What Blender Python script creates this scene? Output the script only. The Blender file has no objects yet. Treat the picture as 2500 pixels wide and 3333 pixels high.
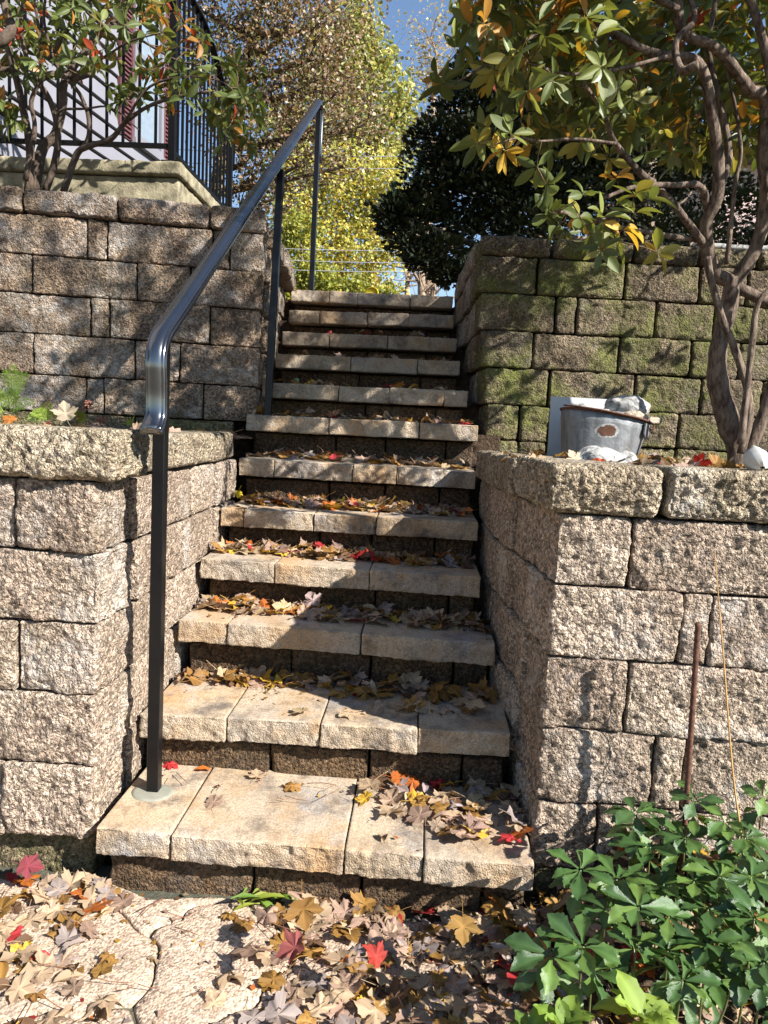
import bpy, math, random
import numpy as np
from mathutils import Vector, Matrix

random.seed(7)
RNG = np.random.default_rng(11)
scene = bpy.context.scene
COL = scene.collection

# ------------------------------------------------------------------ camera
FPX, PITCH, ROLL, HEYE, YAW = 2303.24, math.radians(6.765), math.radians(2.916), 1.3775, math.radians(2.827)


def _rz(v):
    c, s = math.cos(YAW), math.sin(YAW)
    return Vector((c * v[0] - s * v[1], s * v[0] + c * v[1], v[2]))


_fw = Vector((0, math.cos(PITCH), -math.sin(PITCH)))
_rt = Vector((1, 0, 0))
_up = _rt.cross(_fw)
_c, _s = math.cos(ROLL), math.sin(ROLL)
_rt, _up = _c * _rt + _s * _up, -_s * _rt + _c * _up
FW, RT, UP = _rz(_fw), _rz(_rt), _rz(_up)
EYE = Vector((0, 0, HEYE))
cd = bpy.data.cameras.new('camera')
cam = bpy.data.objects.new('camera', cd)
COL.objects.link(cam)
cd.sensor_fit = 'VERTICAL'
cd.sensor_height = 24.0
cd.sensor_width = 18.0
cd.lens = 24.0 * FPX / 3333.0
cd.clip_start = 0.05
cd.clip_end = 2000
M = Matrix.Identity(4)
for i in range(3):
    M[i][0], M[i][1], M[i][2], M[i][3] = RT[i], UP[i], -FW[i], EYE[i]
cam.matrix_world = M
scene.camera = cam

# ------------------------------------------------------------------ light
SUN_DIR = Vector((1.17, -0.70, 1.0)).normalized()      # towards the sun
world = bpy.data.worlds.new('World')
scene.world = world
world.use_nodes = True
nt = world.node_tree
bg = nt.nodes['Background']
sky = nt.nodes.new('ShaderNodeTexSky')
sky.sky_type = 'NISHITA'
sky.sun_disc = False
sky.sun_elevation = math.asin(SUN_DIR.z)
sky.sun_rotation = math.atan2(SUN_DIR.x, SUN_DIR.y)
sky.air_density = 1.0
sky.dust_density = 0.0
sky.ozone_density = 2.2
nt.links.new(sky.outputs[0], bg.inputs[0])
bg.inputs[1].default_value = 0.074
sl = bpy.data.lights.new('sun', 'SUN')
sl.energy = 5.0
sl.angle = math.radians(0.5)
sl.color = (1.0, 0.965, 0.91)
sun = bpy.data.objects.new('sun', sl)
COL.objects.link(sun)
sun.rotation_euler = SUN_DIR.to_track_quat('Z', 'Y').to_euler()
scene.view_settings.view_transform = 'Standard'
scene.view_settings.look = 'None'
scene.view_settings.exposure = 1.42
scene.view_settings.gamma = 1.0
scene.view_settings.use_curve_mapping = False
scene.cycles.max_bounces = 6
scene.cycles.transparent_max_bounces = 8
scene.cycles.use_denoising = True

# ------------------------------------------------------------------ helpers


def at(px, py, Y):
    """world point seen at (px, py) of the 1659-wide survey picture, at distance Y along the stairs"""
    x, y = px * 2500 / 1659, py * 2500 / 1659
    d = FW + RT * ((x - 1250) / FPX) - UP * ((y - 1666.5) / FPX)
    return EYE + d * (Y / d.y)


def atz(px, py, z):
    x, y = px * 2500 / 1659, py * 2500 / 1659
    d = FW + RT * ((x - 1250) / FPX) - UP * ((y - 1666.5) / FPX)
    return EYE + d * ((z - HEYE) / d.z)


def seen(P):
    """(px, py, depth) of a world point"""
    q = Vector(P) - EYE
    d = q.dot(FW)
    if d <= 0.05:
        return None
    return ((1250 + FPX * q.dot(RT) / d) * 1659 / 2500, (1666.5 - FPX * q.dot(UP) / d) * 1659 / 2500, d)


def in_view(P, m=30):
    s = seen(P)
    return s is not None and -m < s[0] < 1659 + m and -m < s[1] < 2212 + m


def _hash(ix, iy, iz, seed):
    h = (ix.astype(np.int64) * 374761393 + iy.astype(np.int64) * 668265263 + iz.astype(np.int64) * 2147483647 + seed * 974634599) & 0xFFFFFFFF
    h = ((h ^ (h >> 13)) * 1274126177) & 0xFFFFFFFF
    h = ((h ^ (h >> 16)) * 2246822519) & 0xFFFFFFFF
    h = h ^ (h >> 15)
    return (h & 0xFFFFFF) / float(0xFFFFFF)


def vnoise(P, freq, seed=0):
    Q = np.asarray(P) * freq
    I = np.floor(Q)
    F = Q - I
    F = F * F * (3 - 2 * F)
    I = I.astype(np.int64)
    out = 0
    for dx in (0, 1):
        wx = F[:, 0] if dx else 1 - F[:, 0]
        for dy in (0, 1):
            wy = F[:, 1] if dy else 1 - F[:, 1]
            for dz in (0, 1):
                wz = F[:, 2] if dz else 1 - F[:, 2]
                out = out + wx * wy * wz * _hash(I[:, 0] + dx, I[:, 1] + dy, I[:, 2] + dz, seed)
    return out * 2 - 1


def worley(P, freq, seed=0):
    Q = np.asarray(P) * freq
    I = np.floor(Q).astype(np.int64)
    best = np.full(len(Q), 9.0)
    for dx in (-1, 0, 1):
        for dy in (-1, 0, 1):
            for dz in (-1, 0, 1):
                a, b, c = I[:, 0] + dx, I[:, 1] + dy, I[:, 2] + dz
                d = (a + _hash(a, b, c, seed) - Q[:, 0]) ** 2 + (b + _hash(a, b, c, seed + 1) - Q[:, 1]) ** 2 + (c + _hash(a, b, c, seed + 2) - Q[:, 2]) ** 2
                best = np.minimum(best, d)
    return np.sqrt(best)


def mesh_np(name, V, F, mat=None, smooth=True, tint=None, uv=None):
    """F: list of arrays (n,3) or (n,4)"""
    me = bpy.data.meshes.new(name)
    V = np.asarray(V, dtype=np.float32)
    if isinstance(F, np.ndarray):
        F = [F]
    F = [np.asarray(f, dtype=np.int32) for f in F if len(f)]
    me.vertices.add(len(V))
    me.vertices.foreach_set('co', V.ravel())
    loops = np.concatenate([f.ravel() for f in F])
    tot = np.concatenate([np.full(len(f), f.shape[1], np.int32) for f in F])
    st = np.concatenate([[0], np.cumsum(tot)[:-1]]).astype(np.int32)
    me.loops.add(len(loops))
    me.loops.foreach_set('vertex_index', loops)
    me.polygons.add(len(tot))
    me.polygons.foreach_set('loop_start', st)
    me.polygons.foreach_set('loop_total', tot)
    me.polygons.foreach_set('use_smooth', np.full(len(tot), smooth))
    if tint is not None:
        a = me.color_attributes.new('tint', 'FLOAT_COLOR', 'POINT')
        T = np.ones((len(V), 4), np.float32)
        T[:, :3] = tint
        a.data.foreach_set('color', T.ravel())
    me.update(calc_edges=True)
    me.validate()
    if mat:
        me.materials.append(mat)
    return me


def add(name, me, parent=None, mw=None):
    o = bpy.data.objects.new(name, me)
    COL.objects.link(o)
    if parent is not None:
        o.parent = parent
        off = Vector(parent.location) if 'base' in parent else Vector((0, 0, 0))
        o.matrix_parent_inverse = Matrix.Translation(-off)
    if mw is not None:
        o.matrix_basis = mw
    return o


def thing(name, label, cat, loc=(0, 0, 0), group=None):
    o = bpy.data.objects.new(name, None)
    COL.objects.link(o)
    o.location = loc
    o.empty_display_size = 0.1
    o['base'] = 1
    return tag(o, label, cat, group)


def tag(o, label, cat, group=None):
    o['label'] = label
    o['category'] = cat
    o['kind'] = 'thing'
    if group:
        o['group'] = group
    return o


def kind(o, k):
    o['kind'] = k
    return o


def grid_faces(nu, nv, closed_u=False):
    a = np.arange(nu * nv).reshape(nv, nu)
    if closed_u:
        a = np.concatenate([a, a[:, :1]], 1)
    return np.stack([a[:-1, :-1].ravel(), a[:-1, 1:].ravel(), a[1:, 1:].ravel(), a[1:, :-1].ravel()], 1)


def frames(P):
    P = np.asarray(P, float)
    T = np.gradient(P, axis=0)
    T /= np.linalg.norm(T, axis=1)[:, None] + 1e-12
    ref = np.array([0.31, 0.17, 0.93]) if abs(T[0, 2]) < 0.9 else np.array([1.0, 0.2, 0])
    N = np.zeros_like(P)
    n = np.cross(T[0], ref)
    n /= np.linalg.norm(n)
    for i in range(len(P)):
        n = n - T[i] * n.dot(T[i])
        n /= np.linalg.norm(n) + 1e-12
        N[i] = n
    return T, N, np.cross(T, N)


class Soup:
    """collects geometry that becomes ONE mesh"""

    def __init__(self):
        self.V, self.Q, self.T, self.C, self.n = [], [], [], [], 0

    def put(self, V, F, tint=(1, 1, 1)):
        V = np.asarray(V, float).reshape(-1, 3)
        fs = F if isinstance(F, list) else [F]
        for f in fs:
            f = np.asarray(f)
            if len(f):
                (self.Q if f.shape[1] == 4 else self.T).append(f + self.n)
        self.V.append(V)
        self.C.append(np.broadcast_to(np.asarray(tint, float), (len(V), 3)))
        self.n += len(V)

    def tube(self, P, R, sides=6, tint=(1, 1, 1), rough=0.0, seed=0):
        P = np.asarray(P, float)
        R = np.broadcast_to(np.asarray(R, float), (len(P),))
        T, N, B = frames(P)
        a = np.linspace(0, 2 * np.pi, sides, endpoint=False)
        D = N[:, None, :] * np.cos(a)[None, :, None] + B[:, None, :] * np.sin(a)[None, :, None]
        r = R[:, None] * np.ones(sides)
        V = (P[:, None, :] + D * r[..., None]).reshape(-1, 3)
        if rough:
            n = vnoise(V * np.array([1, 1, .35]), 28, seed) + .6 * vnoise(V * np.array([1, 1, .3]), 70, seed + 3)
            V = V + D.reshape(-1, 3) * (n * rough * r.ravel())[:, None]
        F = grid_faces(sides, len(P), True)
        c0, c1 = len(V), len(V) + 1
        V = np.concatenate([V, P[:1], P[-1:]])
        i = np.arange(sides)
        j = (i + 1) % sides
        off = (len(P) - 1) * sides
        caps = np.concatenate([np.stack([np.full(sides, c0), j, i], 1), np.stack([np.full(sides, c1), off + i, off + j], 1)])
        self.put(V, [F, caps], tint)

    def box(self, lo, hi, tint=(1, 1, 1), M=None):
        x0, y0, z0 = lo
        x1, y1, z1 = hi
        V = np.array([[x0, y0, z0], [x1, y0, z0], [x1, y1, z0], [x0, y1, z0], [x0, y0, z1], [x1, y0, z1], [x1, y1, z1], [x0, y1, z1]], float)
        if M is not None:
            V = V @ np.array(M.to_3x3()).T + np.array(M.translation)
        self.put(V, np.array([[0, 3, 2, 1], [4, 5, 6, 7], [0, 1, 5, 4], [1, 2, 6, 5], [2, 3, 7, 6], [3, 0, 4, 7]]), tint)

    def mesh(self, name, mat, smooth=True):
        V = np.concatenate(self.V)
        F = []
        if self.Q:
            F.append(np.concatenate(self.Q))
        if self.T:
            F.append(np.concatenate(self.T))
        return mesh_np(name, V, F, mat, smooth, np.concatenate(self.C))


def catmull(P, n=6):
    P = [np.asarray(p, float) for p in P]
    P = [2 * P[0] - P[1]] + P + [2 * P[-1] - P[-2]]
    out = []
    for i in range(1, len(P) - 2):
        for k in range(n):
            t = k / n
            a, b, c, d = P[i - 1], P[i], P[i + 1], P[i + 2]
            out.append(.5 * ((2 * b) + (-a + c) * t + (2 * a - 5 * b + 4 * c - d) * t * t + (-a + 3 * b - 3 * c + d) * t ** 3))
    out.append(P[-2])
    return np.array(out)


# ------------------------------------------------------------------ materials


class NT:
    def __init__(self, name):
        self.m = bpy.data.materials.new(name)
        self.m.use_nodes = True
        self.t = self.m.node_tree
        self.p = self.t.nodes['Principled BSDF']
        self.o = self.t.nodes['Material Output']

    def n(self, typ, **kw):
        x = self.t.nodes.new(typ)
        for k, v in kw.items():
            if hasattr(x, k):
                setattr(x, k, v)
            else:
                x.inputs[k].default_value = v
        return x

    def l(self, a, b):
        self.t.links.new(a, b)

    def coord(self, scale=(1, 1, 1), rnd=False):
        c = self.n('ShaderNodeTexCoord')
        out = c.outputs['Object']
        if rnd:
            oi = self.n('ShaderNodeObjectInfo')
            m = self.n('ShaderNodeMath', operation='MULTIPLY')
            m.inputs[1].default_value = 37.0
            self.l(oi.outputs['Random'], m.inputs[0])
            v = self.n('ShaderNodeVectorMath', operation='ADD')
            self.l(out, v.inputs[0])
            self.l(m.outputs[0], v.inputs[1])
            out = v.outputs[0]
        mp = self.n('ShaderNodeMapping')
        mp.inputs['Scale'].default_value = scale
        self.l(out, mp.inputs['Vector'])
        return mp.outputs[0]

    def noise(self, vec, scale, detail=4, rough=.55, lo=.35, hi=.65):
        x = self.n('ShaderNodeTexNoise')
        x.inputs['Scale'].default_value = scale
        x.inputs['Detail'].default_value = detail
        x.inputs['Roughness'].default_value = rough
        self.l(vec, x.inputs['Vector'])
        r = self.n('ShaderNodeMapRange')
        r.inputs['From Min'].default_value = lo
        r.inputs['From Max'].default_value = hi
        self.l(x.outputs[0], r.inputs['Value'])
        return r.outputs[0]

    def voro(self, vec, scale, out='Distance'):
        x = self.n('ShaderNodeTexVoronoi')
        x.inputs['Scale'].default_value = scale
        self.l(vec, x.inputs['Vector'])
        return x.outputs[out]

    def mix(self, fac, a, b, mode='MIX'):
        x = self.n('ShaderNodeMix', data_type='RGBA', blend_type=mode)
        for s, v in ((x.inputs[0], fac), (x.inputs[6], a), (x.inputs[7], b)):
            if isinstance(v, (int, float)):
                s.default_value = v
            elif isinstance(v, tuple):
                s.default_value = v + (1,) if len(v) == 3 else v
            else:
                self.l(v, s)
        return x.outputs[2]

    def math(self, op, a, b=None, c=None):
        x = self.n('ShaderNodeMath', operation=op)
        for s, v in zip(x.inputs, (a, b, c)):
            if v is None:
                continue
            if isinstance(v, (int, float)):
                s.default_value = v
            else:
                self.l(v, s)
        return x.outputs[0]

    def rand(self):
        return self.n('ShaderNodeObjectInfo').outputs['Random']

    def bump(self, h, strength, dist):
        b = self.n('ShaderNodeBump')
        b.inputs['Strength'].default_value = strength
        b.inputs['Distance'].default_value = dist
        self.l(h, b.inputs['Height'])
        self.l(b.outputs[0], self.p.inputs['Normal'])
        return b

    def base(self, c, rough=.85, spec=.25):
        if isinstance(c, tuple):
            self.p.inputs['Base Color'].default_value = c + (1,)
        else:
            self.l(c, self.p.inputs['Base Color'])
        if isinstance(rough, (int, float)):
            self.p.inputs['Roughness'].default_value = rough
        else:
            self.l(rough, self.p.inputs['Roughness'])
        self.p.inputs['Specular IOR Level'].default_value = spec


def mat_block(name, c0, c1, c2, white=0.35, moss=0.0, dark=0.5, grain=1.0, wlo=.52):
    """split-face concrete with aggregate; c0 base, c1 second tone, c2 dark stain"""
    t = NT(name)
    v = t.coord()
    vr = t.coord(rnd=True)
    c = t.mix(t.noise(vr, 3.2, 5, .6, .36, .64), c0, c1)
    c = t.mix(t.math('MULTIPLY', t.rand(), .7), c, t.mix(.5, c, c2))
    peb = t.voro(v, 105, 'Color')
    sep = t.n('ShaderNodeSeparateColor')
    t.l(peb, sep.inputs[0])
    c = t.mix(.8, c, t.mix(sep.outputs[0], (.25, .235, .22), (1.75, 1.72, 1.66)), 'MULTIPLY')
    fine = t.voro(v, 260, 'Color')
    sep2 = t.n('ShaderNodeSeparateColor')
    t.l(fine, sep2.inputs[0])
    c = t.mix(.6, c, t.mix(sep2.outputs[1], (.35, .33, .31), (1.6, 1.6, 1.56)), 'MULTIPLY')
    pit = t.math('MULTIPLY', t.noise(v, 75, 3, .6, .5, .62), t.noise(v, 16, 3, .6, .4, .6))
    c = t.mix(t.math('MULTIPLY', pit, .62), c, tuple(x * .6 for x in c2))
    c = t.mix(t.math('MULTIPLY', t.noise(v, 6.5, 6, .65, .5, .72), dark), c, c2)
    # single pale pebbles
    pp = t.voro(v, 62, 'Distance')
    pcol = t.voro(v, 62, 'Color')
    sp = t.n('ShaderNodeSeparateColor')
    t.l(pcol, sp.inputs[0])
    on = t.math('MULTIPLY', t.math('LESS_THAN', pp, .3), t.math('GREATER_THAN', sp.outputs[2], .78))
    c = t.mix(t.math('MULTIPLY', on, .30 if white > .3 else .08), c, (.5, .46, .40))
    if white:
        w = t.math('MULTIPLY', t.noise(vr, 2.6, 6, .7, wlo, wlo + .22), t.noise(v, 34, 4, .7, .35, .62))
        c = t.mix(t.math('MULTIPLY', w, white), c, (.66, .63, .58))
    if moss:
        mk = t.noise(v, 3.0, 6, .68, .43, .62)
        c = t.mix(t.math('MULTIPLY', t.math('MULTIPLY', mk, moss), t.noise(v, 46, 3, .7, .25, .6)), c, (.14, .16, .032))
    t.base(c, .93, .2)
    h = t.math('ADD', t.math('MULTIPLY', t.voro(v, 95), -1.0), t.math('MULTIPLY', t.voro(v, 210), -.6))
    h = t.math('ADD', h, t.math('MULTIPLY', t.noise(v, 60, 5, .7, .2, .8), .9))
    t.bump(h, 1.0 * grain, .008)
    return t.m


def mat_slab(name):
    t = NT(name)
    v = t.coord()
    vr = t.coord(rnd=True)
    c = t.mix(t.noise(vr, 2.4, 5, .6, .38, .62), (.42, .32, .215), (.35, .29, .225))
    c = t.mix(t.noise(vr, 4.2, 4, .6, .5, .68), c, (.38, .235, .115))
    c = t.mix(t.math('MULTIPLY', t.noise(vr, 5.5, 6, .68, .51, .66), .85), c, (.10, .085, .075))
    c = t.mix(t.math('MULTIPLY', t.noise(vr, 3.1, 5, .66, .56, .7), .55), c, (.33, .34, .36))
    fine = t.voro(v, 230, 'Color')
    sep = t.n('ShaderNodeSeparateColor')
    t.l(fine, sep.inputs[0])
    c = t.mix(.5, c, t.mix(sep.outputs[0], (.5, .48, .46), (1.48, 1.48, 1.45)), 'MULTIPLY')
    c = t.mix(t.math('MULTIPLY', t.noise(v, 13, 6, .72, .54, .63), .5), c, (.16, .115, .075))
    c = t.mix(t.math('MULTIPLY', t.noise(vr, 2.1, 4, .6, .52, .66), .35), c, (.27, .21, .15))
    t.base(c, .88, .25)
    h = t.math('ADD', t.math('MULTIPLY', t.voro(v, 190), -.7), t.noise(v, 90, 5, .7, .2, .8))
    b = t.bump(h, .9, .005)
    g = t.n('ShaderNodeNewGeometry')
    sx = t.n('ShaderNodeSeparateXYZ')
    t.l(g.outputs['True Normal'], sx.inputs[0])
    t.l(t.math('MULTIPLY_ADD', t.math('GREATER_THAN', sx.outputs[2], .75), -.68, .95), b.inputs['Strength'])
    return t.m


def mat_simple(name, col, rough=.6, spec=.3, metal=0.0, var=.25, scale=18, bump=.0, bscale=60, bdist=.002, stretch=(1, 1, 1)):
    t = NT(name)
    v = t.coord(stretch)
    d = tuple(x * (1 - var) for x in col)
    u = tuple(min(1, x * (1 + var)) for x in col)
    t.base(t.mix(t.noise(v, scale, 5, .6, .3, .7), d, u), rough, spec)
    t.p.inputs['Metallic'].default_value = metal
    if bump:
        t.bump(t.noise(v, bscale, 4, .65, .2, .8), bump, bdist)
    return t.m


def mat_leaf(name, rough=.5, spec=.35, trans=.3, speck=.3, sscale=160, coat=0.0):
    t = NT(name)
    a = t.n('ShaderNodeAttribute', attribute_name='tint')
    v = t.coord()
    c = t.mix(t.math('MULTIPLY', t.noise(v, sscale, 4, .7, .45, .66), speck), a.outputs['Color'], (.09, .045, .02))
    c = t.mix(t.math('MULTIPLY', t.noise(v, sscale * .3, 3, .6, .4, .7), .35), c, t.mix(.5, c, t.mix(1.0, c, (1.5, 1.35, 1.1), 'MULTIPLY')))
    t.base(c, rough, spec)
    tr = t.n('ShaderNodeBsdfTranslucent')
    t.l(t.mix(1.0, c, (1.25, 1.15, .65), 'MULTIPLY'), tr.inputs['Color'])
    ms = t.n('ShaderNodeMixShader')
    ms.inputs[0].default_value = trans
    t.l(t.p.outputs[0], ms.inputs[1])
    t.l(tr.outputs[0], ms.inputs[2])
    t.l(ms.outputs[0], t.o.inputs['Surface'])
    t.bump(t.noise(v, 90, 3, .6, .2, .8), .3, .002)
    return t.m


def mat_bark(name, c0, c1, scale=40):
    t = NT(name)
    v = t.coord((1, 1, .3))
    a = t.n('ShaderNodeAttribute', attribute_name='tint')
    c = t.mix(t.noise(v, scale, 7, .75, .40, .60), c0, c1)
    c = t.mix(t.math('MULTIPLY', t.noise(v, scale * .22, 4, .6, .5, .65), .5), c, tuple(x * .45 for x in c0))
    c = t.mix(1.0, c, a.outputs['Color'], 'MULTIPLY')
    t.base(c, .85, .2)
    t.bump(t.noise(v, scale * 1.2, 6, .75, .25, .75), .9, .010)
    return t.m


M_WALL = mat_block('split_face_block', (.42, .338, .27), (.325, .25, .195), (.12, .085, .062), white=.8, moss=.08, dark=.4)
M_CAP = mat_block('pebbly_capstone', (.44, .37, .275), (.35, .28, .20), (.11, .082, .052), white=.6, moss=.1, dark=.5, grain=1.3)
M_UL = mat_block('weathered_dappled_block', (.33, .245, .178), (.22, .155, .11), (.07, .048, .034), white=.8, moss=.10, dark=.75, wlo=.46)  # pale patches are efflorescence, spread wider to paint in sunlit patches
M_MOSS = mat_block('mossy_block', (.20, .155, .105), (.13, .10, .068), (.04, .034, .022), white=.25, moss=.85, dark=.9)  # base tones darkened to stand in for leaf shade; the moss is growth
M_MOSSLOW = mat_block('low_mossy_block', (.23, .19, .11), (.17, .13, .09), (.06, .05, .03), white=.1, moss=.6, dark=.7)  # darker, mossier tone for the lowest courses
M_SLAB = mat_slab('tumbled_slab')
M_RISER = mat_block('riser_block', (.15, .09, .048), (.10, .062, .038), (.04, .03, .022), white=.1, moss=.05, dark=.6)  # tone lowered to paint the deep shade under the tread nosings
M_SOIL = mat_simple('soil', (.075, .05, .033), .95, .15, var=.5, scale=30, bump=.9, bscale=45, bdist=.02)
M_LEAF = mat_leaf('fallen_leaf', .6, .25, .18, .5, 190)
M_RHODO = mat_leaf('rhododendron_leaf', .42, .4, .33, .18, 120)
M_PACH = mat_leaf('pachysandra_leaf', .30, .55, .25, .1, 90)
M_GREEN = mat_leaf('soft_green_leaf', .45, .4, .4, .1, 90)
M_TREE = mat_leaf('tree_leaf', .42, .4, .38, .1, 6)
M_CONIF = mat_leaf('conifer_spray', .6, .25, .1, .2, 10)
M_BARKR = mat_bark('rhododendron_bark', (.075, .048, .036), (.27, .205, .15), 48)
M_BARKL = mat_bark('dark_shrub_bark', (.085, .06, .045), (.15, .11, .08))
M_BARKT = mat_bark('tree_bark', (.16, .12, .09), (.25, .2, .15), 8)
M_IRON = mat_simple('black_paint', (.006, .006, .007), .22, .55, var=.3, scale=9)
M_IRON.node_tree.nodes['Principled BSDF'].inputs['IOR'].default_value = 2.4
M_IRON3 = mat_simple('railing_iron', (.004, .004, .0045), .55, .12, var=.3)
M_IRON2 = mat_simple('black_iron', (.004, .004, .0045), .35, .3, var=.3)
M_CONC = mat_simple('concrete', (.235, .205, .135), .92, .2, var=.6, scale=12, bump=.6, bscale=70, bdist=.006)

# ------------------------------------------------------------------ ground


def sheet(name, pts, z, mat, k='structure'):
    V = [(x, y, z if not callable(z) else z(x, y)) for x, y in pts]
    me = bpy.data.meshes.new(name)
    me.from_pydata(V, [], [list(range(len(V)))])
    me.materials.append(mat)
    return kind(add(name, me), k)


sheet('ground', [(-600, -600), (600, -600), (600, 600), (-600, 600)], -.06, M_SOIL)


def soil_patch(name, x0, x1, y0, y1, zf, n=40, amp=.015):
    xs, ys = np.linspace(x0, x1, n), np.linspace(y0, y1, n)
    X, Y = np.meshgrid(xs, ys)
    P = np.stack([X.ravel(), Y.ravel(), np.zeros(n * n)], 1)
    P[:, 2] = zf + vnoise(P, 9, 5) * amp + vnoise(P, 30, 6) * amp * .5
    return kind(add(name, mesh_np(name, P, grid_faces(n, n), M_SOIL)), 'structure')


bed = soil_patch('planting_bed', .38, 3.2, .2, 2.06, .005)
for v_ in bed.data.vertices:
    v_.co.z += .20 * max(0, min(1, (v_.co.x - .42) / .25)) * max(0, min(1, (v_.co.y - 1.5) / .5))


def bed_z(x_, y_):
    return .20 * max(0, min(1, (x_ - .42) / .25)) * max(0, min(1, (y_ - 1.5) / .5))


soil_patch('terrace_soil', -3.2, -.93, 2.15, 4.1, 1.285)
soil_patch('terrace_soil', .36, 3.6, 2.25, 4.4, 1.255)
# upper ground behind the walls
M_GRASSY = mat_simple('upper_soil', (.10, .085, .04), .95, .15, var=.4, scale=6)
for nm, q in (('upper_ground', [(-200, 3.98), (-1.25, 4.2), (-1.3, 5.86), (-200, 5.86)]),
              ('upper_ground', [(.65, 4.3), (200, 4.5), (200, 5.86), (.65, 5.86)]),
              ('upper_ground', [(-200, 5.86), (200, 5.86), (200, 14), (-200, 14)])):
    sheet(nm, q, 2.34, M_GRASSY)

# ------------------------------------------------------------------ split-face blocks


def axis(L, fine, edge, coarse=None, lo=True, hi=True):
    """lattice positions 0..L"""
    n = max(2, int(round(L / fine)))
    p = np.linspace(0, L, n + 1)
    ex = [edge * .3, edge * .65]
    p = np.concatenate([p, ex, [L - e for e in ex]])
    if coarse:
        keep = np.zeros(len(p), bool)
        if lo:
            keep |= p < coarse
        if hi:
            keep |= p > L - coarse
        p = np.concatenate([p[keep], [0, L, L * .5]])
    p = np.unique(np.round(p, 5))
    d = np.concatenate([[True], np.diff(p) > fine * .25])
    d[-1] = True
    return p[d]


def block_mesh(name, quad, z0, z1, mat, res=.007, rnd=.009, amp=1.0, seed=0, split=('front',), lump=1.0, skew=0.0, peb=1.0, chip=1.0):
    """quad: front-left, front-right, back-right, back-left in plan (xy). split faces are rough."""
    A, B, C, D = [np.array(q, float) for q in quad]
    w = (np.linalg.norm(B - A) + np.linalg.norm(C - D)) / 2
    d = (np.linalg.norm(D - A) + np.linalg.norm(C - B)) / 2
    h = z1 - z0
    rnd = min(rnd, w * .4, h * .4, d * .4)
    us = axis(w, res, rnd)
    side = 'left' in split or 'right' in split
    vs = axis(d, res if side else res * 1.6, rnd, None if side else .05, True, False)
    ws = axis(h, res, rnd)
    nu, nv, nw = len(us), len(vs), len(ws)
    I, J, K = np.meshgrid(np.arange(nu), np.arange(nv), np.arange(nw), indexing='ij')
    bd = (I == 0) | (I == nu - 1) | (J == 0) | (J == nv - 1) | (K == 0) | (K == nw - 1)
    bd &= ~((J == nv - 1) & (I > 0) & (I < nu - 1) & (K > 0) & (K < nw - 1)) | False
    idx = np.full((nu, nv, nw), -1, int)
    idx[bd] = np.arange(bd.sum())
    L = np.stack([us[I[bd]], vs[J[bd]], ws[K[bd]]], 1)
    H = np.array([w, d, h]) / 2
    c = L - H
    inner = np.clip(c, -(H - rnd), H - rnd)
    dv = c - inner
    ln = np.linalg.norm(dv, axis=1)
    N = np.where(ln[:, None] > 1e-9, dv / (ln[:, None] + 1e-12), 0)
    # plain faces
    for a in range(3):
        for s in (-1, 1):
            m = (np.abs(c[:, a] - s * H[a]) < 1e-6) & (np.abs(np.delete(dv, a, 1)).max(1) < 1e-9)
            N[m] = 0
            N[m, a] = s
    P = inner + rnd * np.where(ln[:, None] > 1e-9, dv / (ln[:, None] + 1e-12), 0)
    flat = ln <= 1e-9
    P[flat] = c[flat]
    # to plan
    u, v = P[:, 0] / w + .5, P[:, 1] / d + .5
    xy = (A * (1 - u)[:, None] + B * u[:, None]) * (1 - v)[:, None] + (D * (1 - u)[:, None] + C * u[:, None]) * v[:, None]
    e1 = (B - A) / np.linalg.norm(B - A)
    e2 = (D - A) / np.linalg.norm(D - A)
    X = np.concatenate([xy, (P[:, 2] + H[2] + z0 + skew * (u - .5))[:, None]], 1)
    Nw = np.stack([N[:, 0] * e1[0] + N[:, 1] * e2[0], N[:, 0] * e1[1] + N[:, 1] * e2[1], N[:, 2]], 1)
    k = np.clip(-N[:, 1], 0, 1)
    if 'right' in split:
        k = np.maximum(k, np.clip(N[:, 0], 0, 1))
    if 'left' in split:
        k = np.maximum(k, np.clip(-N[:, 0], 0, 1))
    k = .16 + .84 * k
    S = X + seed * 7.31
    f = .0095 * lump * vnoise(S, 6.5, 1) + .0055 * vnoise(S, 15, 2)
    rg = 1 - np.abs(vnoise(S, 24, 3))
    f += .0065 * (rg - .6) + .0042 * vnoise(S, 55, 4)
    sk = np.sin(S @ np.array([31., 5., 24.]) + 3 * vnoise(S, 9, 12))
    f -= .006 * np.clip(sk - .55, 0, 1) * np.clip(vnoise(S, 7, 13) + .2, 0, 1) * 2
    if res <= .0085:
        f += .0040 * vnoise(S, 110, 9)
        wo = worley(S, 62, 6)
        f += .0045 * peb * (.5 - wo)
    # chips along the arrises of the front
    ed = np.minimum(np.minimum(L[:, 0], w - L[:, 0]), np.minimum(L[:, 2], h - L[:, 2]))
    ch = np.exp(-ed / .014) * np.clip(vnoise(S, 19, 7) + .15, 0, 1)
    f = f * amp - .014 * ch * amp * chip
    X = X + Nw * (f * k)[:, None]
    F = []

    def quads(a, b, flip):
        a = a.astype(int)
        q = np.stack([a[:-1, :-1].ravel(), a[1:, :-1].ravel(), a[1:, 1:].ravel(), a[:-1, 1:].ravel()], 1)
        F.append(q[:, ::-1] if flip else q)
    quads(idx[:, 0, :], 0, False)
    quads(idx[0, :, :], 0, True)
    quads(idx[-1, :, :], 0, False)
    quads(idx[:, :, 0], 0, True)
    quads(idx[:, :, -1], 0, False)
    return mesh_np(name, X, F, mat)


SEED = [0]


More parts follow.
